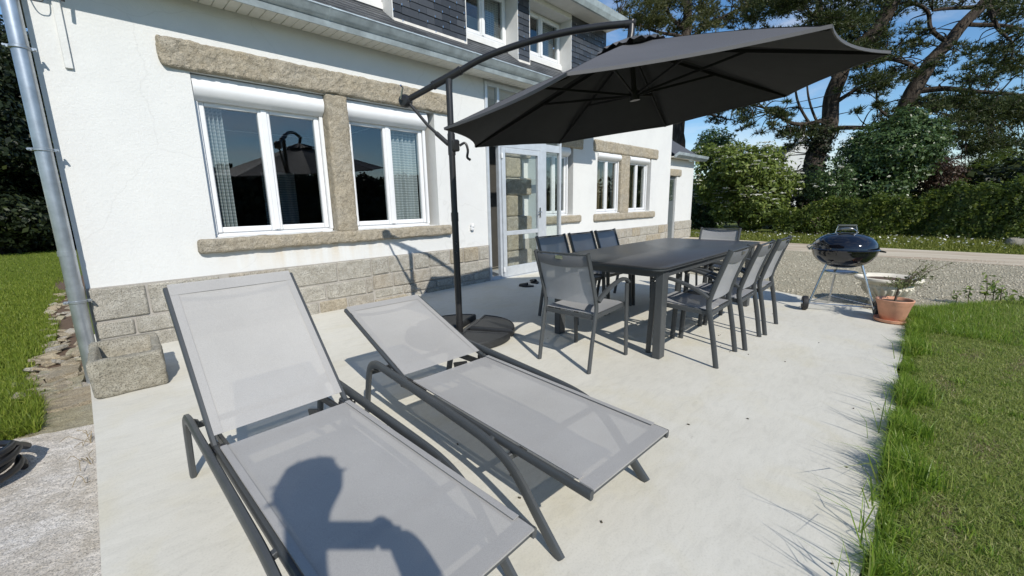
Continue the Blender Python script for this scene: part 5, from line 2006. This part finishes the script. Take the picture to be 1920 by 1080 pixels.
def pine(name, label, limbs, regions, twig_from, mat='pine_needles', tufts=120, depth=15.0, dspread=1.6, seed=1, kd=1.0, nl=0.17):
    r = random.Random(seed)
    base = limbs[0][0][0]
    bp = spot(base[0], base[1], base[2] * kd)
    root = empty(name, label, 'tree', (bp.x, bp.y, bp.z))
    off = -Vector((bp.x, bp.y, bp.z))
    nodes = []
    for k, (pts, radii) in enumerate(limbs):
        P = [spot(p[0], p[1], p[2] * kd) for p in pts]
        sp_ = spline([tuple(p) for p in P], 6)
        nn = len(sp_)
        rad_ = [0.62 * kd * np.interp(i / (nn - 1), np.linspace(0, 1, len(radii)), radii) for i in range(nn)]
        wig = [Vector(p) + noise.noise_vector(Vector(p) * 0.9) * rad_[i] * 0.5 for i, p in enumerate(sp_)]
        mbx = MB()
        mbx.tube(wig, rad_, 12 if k == 0 else 8)
        o = mbx.build('trunk' if k == 0 else 'limb', 'pine_bark', root)
        o.location = off
        nodes += wig[nn // 4:]
    cen, siz = [], []
    tw = MB()
    for (x0, y0, x1, y1, n, spx) in regions:
        for _ in range(n):
            dep = (depth + r.uniform(-dspread, dspread)) * kd
            c = spot(r.uniform(x0, x1), r.uniform(y0, y1), dep)
            s = spx * r.uniform(0.6, 1.25) / FPX * dep
            cen.append(tuple(c))
            siz.append(s)
            q = min(nodes, key=lambda p: (p - c).length)
            if (q - c).length < 5.5 * kd:
                mid = q.lerp(c, 0.5) + Vector((r.uniform(-.3, .3), r.uniform(-.3, .3), r.uniform(-.1, .35)))
                tp = spline([tuple(q), tuple(mid), tuple(c)], 5)
                tw.tube(tp, list(np.linspace(0.035, 0.010, len(tp))), 5, False)
            for j in range(3):
                e = c + Vector((r.uniform(-1, 1), r.uniform(-1, 1), r.uniform(-.3, .3))) * s * 0.9
                tw.tube([tuple(c), tuple(c.lerp(e, 0.5) + Vector((0, 0, 0.05))), tuple(e)], [0.016, 0.011, 0.005], 4, False)
    o = tw.build('branches', 'pine_bark', root)
    o['kind'] = 'stuff'
    o.location = off
    V, F = clump_needles(cen, siz, tufts, nl, nl * 0.085)
    o = obj('crown', np_mesh('crown', V, F), mat, root)
    o.location = off
    return root


# nearest pine with the thick ivy-clad trunk
pine('pine_tree', 'tall pine with thick ivy-clad trunk rising right of the parasol',
     [([(1512, 438, 15.6), (1520, 360, 15.5), (1535, 290, 15.4), (1556, 215, 15.2), (1572, 150, 15.0), (1600, 95, 15.0), (1650, 50, 14.6), (1690, -30, 14.5)], [0.62, 0.60, 0.52, 0.42, 0.40, 0.36, 0.34, 0.30]),
      ([(1572, 150, 15.0), (1545, 60, 15.2), (1530, -30, 15.4)], [0.28, 0.22, 0.16]),
      ([(1552, 225, 15.2), (1490, 232, 14.8), (1440, 205, 14.6), (1400, 195, 14.4)], [0.13, 0.10, 0.07, 0.03]),
      ([(1538, 262, 15.3), (1500, 200, 15.0), (1490, 160, 15.0)], [0.08, 0.07, 0.05]),
      ([(1540, 250, 15.3), (1518, 190, 15.0), (1512, 150, 15.0)], [0.08, 0.06, 0.04]),
      ([(1570, 190, 15.0), (1610, 165, 14.8), (1650, 150, 14.6)], [0.12, 0.09, 0.04]),
      ([(1566, 240, 15.2), (1660, 236, 15.0), (1730, 222, 14.8)], [0.13, 0.10, 0.06])],
     [(1440, -40, 1690, 95, 46, 36), (1500, 60, 1640, 120, 12, 28), (1390, 182, 1478, 246, 11, 17), (1455, 236, 1560, 262, 8, 22), (1600, 130, 1682, 182, 8, 24), (1450, 262, 1500, 300, 4, 14), (1600, 215, 1700, 245, 6, 20), (1430, -30, 1700, 130, 26, 14), (1385, 175, 1500, 262, 16, 9), (1570, 120, 1720, 250, 22, 11)],
     0, tufts=190, depth=15.0, seed=4, kd=1.32, nl=0.21)
# leaning pine on the right
pine('pine_tree', 'leaning pine with long forked limbs at the right edge of the picture',
     [([(1640, 440, 15.8), (1668, 300, 15.4), (1690, 215, 15.0), (1728, 140, 14.6), (1776, 80, 14.4), (1838, 12, 14.2), (1870, -50, 14.0)], [0.50, 0.46, 0.42, 0.36, 0.30, 0.26, 0.2]),
      ([(1776, 80, 14.4), (1745, 55, 14.2), (1738, 20, 14.2), (1700, 5, 14.2), (1640, 25, 14.2)], [0.12, 0.10, 0.09, 0.08, 0.05]),
      ([(1838, 12, 14.2), (1780, 16, 14.0), (1748, 20, 14.0)], [0.12, 0.09, 0.06]),
      ([(1728, 140, 14.6), (1700, 118, 14.4), (1660, 112, 14.2), (1620, 128, 14.0)], [0.14, 0.11, 0.09, 0.05]),
      ([(1712, 172, 14.8), (1770, 165, 14.4), (1830, 172, 14.0), (1920, 178, 13.6)], [0.18, 0.14, 0.11, 0.06]),
      ([(1700, 196, 15.0), (1760, 198, 14.6), (1850, 205, 14.2)], [0.15, 0.12, 0.06]),
      ([(1700, 240, 15.0), (1650, 205, 14.6), (1643, 165, 14.4)], [0.09, 0.07, 0.04]),
      ([(1850, 5, 14.2), (1870, 50, 14.0), (1900, 80, 13.8)], [0.13, 0.10, 0.05]),
      ([(1820, 45, 14.2), (1880, 48, 14.0), (1940, 60, 13.8)], [0.12, 0.10, 0.06])],
     [(1690, -40, 1930, 25, 20, 26), (1700, 50, 1760, 75, 4, 16), (1820, 82, 1930, 160, 18, 24), (1740, 182, 1940, 282, 42, 36), (1640, 70, 1720, 110, 5, 17), (1800, 270, 1930, 330, 10, 24), (1780, 100, 1860, 150, 5, 20), (1860, 20, 1930, 70, 6, 20), (1640, -20, 1930, 190, 48, 12), (1740, 180, 1930, 330, 32, 14), (1640, 60, 1760, 200, 16, 10)],
     0, tufts=118, depth=14.4, dspread=1.4, seed=8, kd=1.36, nl=0.21)
# pine behind the house
pine('pine_tree', 'olive green pine with spreading crown rising behind the house',
     [([(1268, 330, 25.0), (1272, 250, 25.0), (1280, 120, 25.0), (1290, 40, 25.0), (1282, -40, 25.0)], [0.62, 0.58, 0.50, 0.42, 0.34]),
      ([(1288, 60, 25.0), (1255, 30, 24.6), (1240, -20, 24.4)], [0.22, 0.16, 0.1]),
      ([(1284, 80, 25.0), (1340, 40, 24.6), (1400, 10, 24.2)], [0.2, 0.15, 0.08]),
      ([(1276, 200, 25.0), (1320, 212, 24.6), (1370, 225, 24.2)], [0.16, 0.12, 0.05]),
      ([(1285, 70, 25.0), (1220, 55, 24.6), (1160, 25, 24.2)], [0.18, 0.12, 0.06])],
     [(1150, -30, 1430, 45, 40, 24), (1215, 30, 1410, 70, 14, 20), (1290, 190, 1395, 238, 12, 13), (1160, 5, 1210, 60, 6, 14), (1150, -20, 1440, 70, 60, 9)],
     0, 'pine_needles_olive', tufts=150, depth=24.6, dspread=2.2, seed=12, nl=0.22)


def shrub_lobes(u, v, dep, rpx, squash, n, seed, spread=0.62):
    r = random.Random(seed)
    c = spot(u, v, dep)
    R = rpx / FPX * dep
    out = [(tuple(c), (R * 0.78, R * 0.78, R * 0.78 * squash))]
    for _ in range(n):
        a, b = r.uniform(0, 2 * PI), r.uniform(-0.9, 1.0)
        q = R * r.uniform(0.26, 0.46)
        out.append(((c.x + math.cos(a) * R * spread * math.sqrt(1 - b * b * 0.8), c.y + math.sin(a) * R * spread * math.sqrt(1 - b * b * 0.8), c.z + b * R * spread * squash), (q, q, q * 0.85)))
    return out


def bush(name, label, cat, lobes, leaf, size, per, aspect=0.5, stems=6, flowers=None, seed=1):
    r = random.Random(seed)
    c0 = lobes[0][0]
    zb = -0.07
    root = empty(name, label, cat, (c0[0], c0[1], zb))
    off = (-c0[0], -c0[1], -zb)
    P, N = lobes_points(lobes, per * 1.75)
    size = size * 0.76
    keep = P[:, 2] > zb
    P, N = P[keep], N[keep]
    N = N + [0, 0, 0.4]
    o = obj('crown', leaf_mesh('crown', P, N, size, aspect, 0.55), leaf, root)
    o.location = off
    mbx = MB()
    for _ in range(stems):
        l = r.choice(lobes)
        e = Vector(l[0])
        s = Vector((c0[0] + r.uniform(-.25, .25), c0[1] + r.uniform(-.25, .25), zb))
        mid = s.lerp(e, 0.5) + Vector((r.uniform(-.2, .2), r.uniform(-.2, .2), 0.1))
        sp_ = spline([tuple(s), tuple(mid), tuple(e)], 4)
        mbx.tube(sp_, list(np.linspace(0.055, 0.012, len(sp_))), 6)
    o = mbx.build('trunk', 'shrub_stem', root)
    o.location = off
    if flowers:
        nfl, fs_, per_f = flowers
        idx = rng.choice(len(P), nfl, replace=False)
        Q = []
        for i in idx:
            if P[i][2] < 0.9:
                continue
            m_ = per_f
            ang = rng.uniform(0, 2 * PI, m_)
            rr_ = fs_ * np.sqrt(rng.random(m_))
            Q.append(P[i] + N[i] * 0.06 + np.stack([np.cos(ang) * rr_, np.sin(ang) * rr_, rng.normal(0, 0.01, m_) + 0.03], 1))
        Q = np.concatenate(Q)
        o = obj('flowers', leaf_mesh('flowers', Q, np.tile([0, -0.3, 1.0], (len(Q), 1)), 0.062, 0.9, 0.3), 'white_petal', root)
        o.location = off
    return root


# flowering elder left of the hedge
el = shrub_lobes(1405, 345, 16.2, 78, 1.10, 13, 3) + shrub_lobes(1345, 330, 16.8, 56, 1.35, 8, 5) + shrub_lobes(1430, 395, 15.6, 46, 0.9, 6, 6)
bush('elder_bush', 'broad elder bush covered in flat white flower heads beside the annex', 'bush', el, 'elder_leaf', 0.17, 130, 0.5, 10, (480, 0.12, 22), 2)
bush('dark_shrub', 'dark green shrub between the annex and the elder bush', 'bush', shrub_lobes(1318, 385, 19.5, 50, 1.2, 8, 9) + shrub_lobes(1345, 268, 21, 40, 0.8, 6, 10), 'laurel_leaf', 0.15, 130, 0.5, 6, None, 3)
bush('small_tree', 'glossy leaved small tree behind the hedge under the leaning pine', 'tree', shrub_lobes(1670, 290, 15.6, 82, 0.95, 16, 13) + shrub_lobes(1630, 350, 15.8, 62, 0.9, 8, 14) + shrub_lobes(1700, 225, 15.4, 36, 0.8, 5, 15), 'laurel_leaf', 0.15, 150, 0.5, 8, None, 4)
bush('bronze_shrub', 'brownish bronze leaved shrub right of the glossy tree', 'bush', shrub_lobes(1762, 335, 16.2, 48, 1.1, 8, 17), 'bronze_leaf', 0.11, 170, 0.5, 6, None, 5)
bush('rose_bush', 'dark shrub with a few large white blooms beside the ivy-clad trunk', 'bush', shrub_lobes(1556, 345, 14.9, 46, 1.1, 7, 19), 'laurel_leaf', 0.12, 150, 0.5, 5, (7, 0.09, 34), 6)
bush('olive_shrub', 'olive green shrub behind the hedge at the right edge', 'bush', shrub_lobes(1865, 330, 16.5, 66, 0.7, 9, 23), 'hedge_leaf', 0.10, 170, 0.4, 6, None, 7)
bush('low_bush', 'bright green low bush at the left end of the hedge', 'bush', shrub_lobes(1530, 418, 14.2, 38, 0.8, 7, 29), 'hedge_leaf', 0.10, 190, 0.5, 5, None, 8)
bush('ivy', 'dark ivy wrapped round the thick pine trunk', 'climber', shrub_lobes(1540, 262, 20.0, 28, 1.7, 8, 31) + shrub_lobes(1525, 345, 20.3, 26, 1.6, 6, 32), 'dark_leaf', 0.11, 190, 0.6, 2, None, 9)

# clipped hedge along the road
hx0, hx1, hy0, hy1, hz = 17.2, 18.7, -13.0, -1.2, 1.38
n = 52000
f_ = rng.random(n)
x = rng.uniform(hx0, hx1, n)
y = rng.uniform(hy0, hy1, n)
z = rng.uniform(-0.05, hz, n)
face = rng.random(n)
fr = face < 0.62
x[fr] = hx0 + np.abs(rng.normal(0, 0.14, fr.sum()))
tp_ = face > 0.70
z[tp_] = hz - np.abs(rng.normal(0, 0.10, tp_.sum()))
wave = 0.12 * np.sin(y * 2.3 + z) + 0.10 * np.sin(y * 5.1 + z * 3.5) + 0.10 * np.sin(y * 1.1) + 0.06 * np.sin(y * 9 + z * 7)
x = x + wave * 1.6
z = z * (1 + 0.10 * np.sin(y * 1.7) + 0.08 * np.sin(y * 4.3) + 0.05 * np.sin(x * 5) + 0.05 * np.sin(y * 11)) + (tp_ * np.abs(rng.normal(0, 0.07, n)))
z = z * np.interp(y, [-13, -5.2, -3.8, -2.6, -1.2], [1.0, 1.0, 0.84, 0.72, 0.60])
P = np.stack([x, y, z], 1)
N = np.zeros((n, 3))
N[fr] = [-1, 0.25, 0.05]
N[tp_] = [0, -0.2, 1]
N[~(fr | tp_)] = [-.3, -.8, .6]
hd_ = empty('hedge', 'long clipped green hedge along the dirt road', 'hedge', (17.9, -6, -0.07))
o = obj('foliage', leaf_mesh('foliage', P, N, 0.082, 0.55, 0.45), 'hedge_leaf', hd_)
o.location = (-17.9, 6, 0.07)
mbx = MB()
rr = random.Random(2)
for k in range(26):
    yy = hy0 + (hy1 - hy0) * k / 25
    xx = rr.uniform(17.7, 18.2)
    mbx.tube(spline([(xx, yy, -0.07), (xx + rr.uniform(-.1, .1), yy + rr.uniform(-.1, .1), 0.5), (xx + rr.uniform(-.3, .3), yy + rr.uniform(-.2, .2), 1.1)], 3), [0.035, 0.03, 0.028, 0.022, 0.018, 0.012, 0.008], 5)
o = mbx.build('stems', 'shrub_stem', hd_)
o.location = (-17.9, 6, 0.07)
# denser wood behind
lob = []
rr = random.Random(77)
for k in range(34):
    yy = -16 + 28 * k / 33
    lob.append(((rr.uniform(21.5, 25), yy, rr.uniform(0.6, 1.6)), (rr.uniform(1.0, 1.7), rr.uniform(1.0, 1.7), rr.uniform(1.0, 1.6))))
P, N = lobes_points(lob, 40)
tag(obj('undergrowth', leaf_mesh('undergrowth', P[P[:, 2] > -0.07], (N + [0, 0, .3])[P[:, 2] > -0.07], 0.22, 0.5, 0.6), 'dark_leaf'), 'dark undergrowth massed behind the hedge and bushes', 'undergrowth', kind='stuff')

# dark trees beyond the lawn on the left
def dark_tree(x, y, h, r0, label, seed):
    r = random.Random(seed)
    root = empty('dark_tree', label, 'tree', (x, y, LOW), 0, 'dark trees beyond the left lawn')
    mbx = MB()
    mbx.tube(spline([(0, 0, 0), (0.05, 0, h * 0.4), (0.1, 0.05, h * 0.85)], 5), list(np.linspace(0.22, 0.05, 11)), 8)
    mbx.build('trunk', 'pine_bark', root)
    lob = []
    for k in range(16):
        a = r.uniform(0, 2 * PI)
        zz = h * (0.10 + 0.85 * k / 15)
        q = r0 * (1.0 - 0.5 * (zz / h) ** 2)
        lob.append(((math.cos(a) * q * 0.45, math.sin(a) * q * 0.45, zz), (q * 0.75, q * 0.75, h * 0.11)))
    P, N = lobes_points(lob, 190, 0.6)
    obj('crown', leaf_mesh('crown', P[P[:, 2] > 0.02], (N + [0, 0, .3])[P[:, 2] > 0.02], 0.17, 0.5, 0.6), 'dark_leaf', root)


dark_tree(-2.3, 19.2, 7.5, 1.9, 'tall dark tree beyond the left lawn nearest the picture edge', 1)
dark_tree(-0.3, 20.6, 8.0, 2.0, 'tall dark tree beyond the left lawn showing beside the downpipe', 2)
dark_tree(-1.4, 22.3, 8.5, 2.2, 'dark tree beyond the left lawn filling the gap behind the others', 4)
dark_tree(-4.3, 21.0, 8.0, 2.2, 'dark tree beyond the left lawn just outside the picture edge', 3)

# young leafy plant at the back of the lawn
yp = empty('young_shrub', 'young shrub with bright glossy leaves behind the long grass', 'plant', (7.15, -5.62, -0.03))
mbx = MB()
P = []
rr = random.Random(9)
for (dx, dy, hh) in ((0, 0, 0.36), (0.04, -0.07, 0.32), (-0.03, 0.12, 0.20), (0.1, -0.2, 0.16), (0.0, -0.13, 0.24), (-0.02, 0.22, 0.13), (-0.05, -0.28, 0.17)):
    pts = [Vector((dx, dy, 0)), Vector((dx + rr.uniform(-.02, .02), dy + rr.uniform(-.02, .02), hh * .5)), Vector((dx + rr.uniform(-.03, .03), dy + rr.uniform(-.03, .03), hh))]
    mbx.tube(pts, [0.006, 0.005, 0.003], 6)
    for k in range(int(90 * hh)):
        q = pts[0].lerp(pts[2], rr.uniform(0.35, 1.0))
        a = rr.uniform(0, 6.28)
        P.append((q.x + math.cos(a) * 0.035, q.y + math.sin(a) * 0.035, q.z + rr.uniform(-0.01, 0.03)))
mbx.build('stem', 'shrub_stem', yp)
P = np.array(P)
obj('foliage', leaf_mesh('foliage', P, rng.normal(0, .5, P.shape) + [-.3, -.4, .7], 0.062, 0.42, 0.5), 'young_leaf', yp)

# boulder by the hedge foot
o = rough_box(-0.3, 0.3, -0.45, 0.45, -0.1, 0.22, 0.06, 0.04, 51, 0.1).build('boulder', 'trough_stone')
o.location = (16.3, -7.0, -0.07)
tag(o, 'grey boulder in the verge at the right edge', 'boulder')

# overhead cable
mb = MB()
a, b = spot(1480, 195, 17.0), spot(2100, -60, 10.0)
mb.tube([tuple(a.lerp(b, t) - Vector((0, 0, 0.5 * math.sin(PI * t)))) for t in np.linspace(0, 1, 24)], 0.012, 5)
tag(mb.build('overhead_cable', 'black_rubber'), 'thin overhead cable running through the pines', 'cable')

# house far behind the trees
fh = empty('far_house', 'pale house with dark pitched roof far behind the pine trunk', 'house', (49.0, 5.0, -0.07))
def fb(mbx, name, mat):
    o = mbx.build(name, mat, fh, False)
    o.rotation_euler = (0, 0, rad(-128))
    return o
# local: gable towards -y
mb = MB()
w2, he, hr_ = 1.9, 5.0, 6.5
mb.add([(-w2, -3, 0), (w2, -3, 0), (w2, -3, he), (0, -3, hr_), (-w2, -3, he), (-w2, 3, 0), (w2, 3, 0), (w2, 3, he), (0, 3, hr_), (-w2, 3, he)],
       [(0, 1, 2, 3, 4), (9, 8, 7, 6, 5), (1, 6, 7, 2), (0, 4, 9, 5)])
far_wall = mb.build('wall', 'far_wall', fh, False)
mb = MB()
for s_ in (-1, 1):
    mb.add([(0, -3.2, hr_ + 0.12), (s_ * (w2 + 0.2), -3.2, he - 0.06), (s_ * (w2 + 0.2), 3.2, he - 0.06), (0, 3.2, hr_ + 0.12), (0, -3.2, hr_ + 0.0), (s_ * (w2 + 0.2), -3.2, he - 0.18), (s_ * (w2 + 0.2), 3.2, he - 0.18), (0, 3.2, hr_)],
           [(0, 1, 2, 3), (4, 7, 6, 5), (0, 4, 5, 1), (1, 5, 6, 2), (2, 6, 7, 3)])
roof_f = mb.build('roof', 'far_roof', fh, False)
mb = MB()
mb.box(-0.35, 0.35, -2.6, -2.0, hr_ - 0.2, hr_ + 0.7)
mb.build('chimney', 'far_wall', roof_f, False)
mb = MB()
mb.box(-0.5, 0.5, -3.03, -2.98, 2.6, 3.9)
mb.build('window', 'interior_dark', fh, False)
fh.rotation_euler = (0, 0, rad(-62))

# hedge across the lawn behind the camera, mirrored in the windows
lob = []
rr = random.Random(41)
for k in range(44):
    for q_ in range(2):
        lob.append(((-32 + 70 * k / 43, -27 + rr.uniform(-.6, .6) - q_, 0.9 + 1.7 * q_ + rr.uniform(-.15, .15)), (1.3, 1.0, rr.uniform(1.1, 1.35))))
P, N = lobes_points(lob, 75)
tag(obj('far_hedge', leaf_mesh('far_hedge', P[P[:, 2] > -0.2], N[P[:, 2] > -0.2], 0.34, 0.7, 0.6), 'dark_leaf'), 'dark line of hedge and trees mirrored in the window panes', 'hedge', kind='stuff')
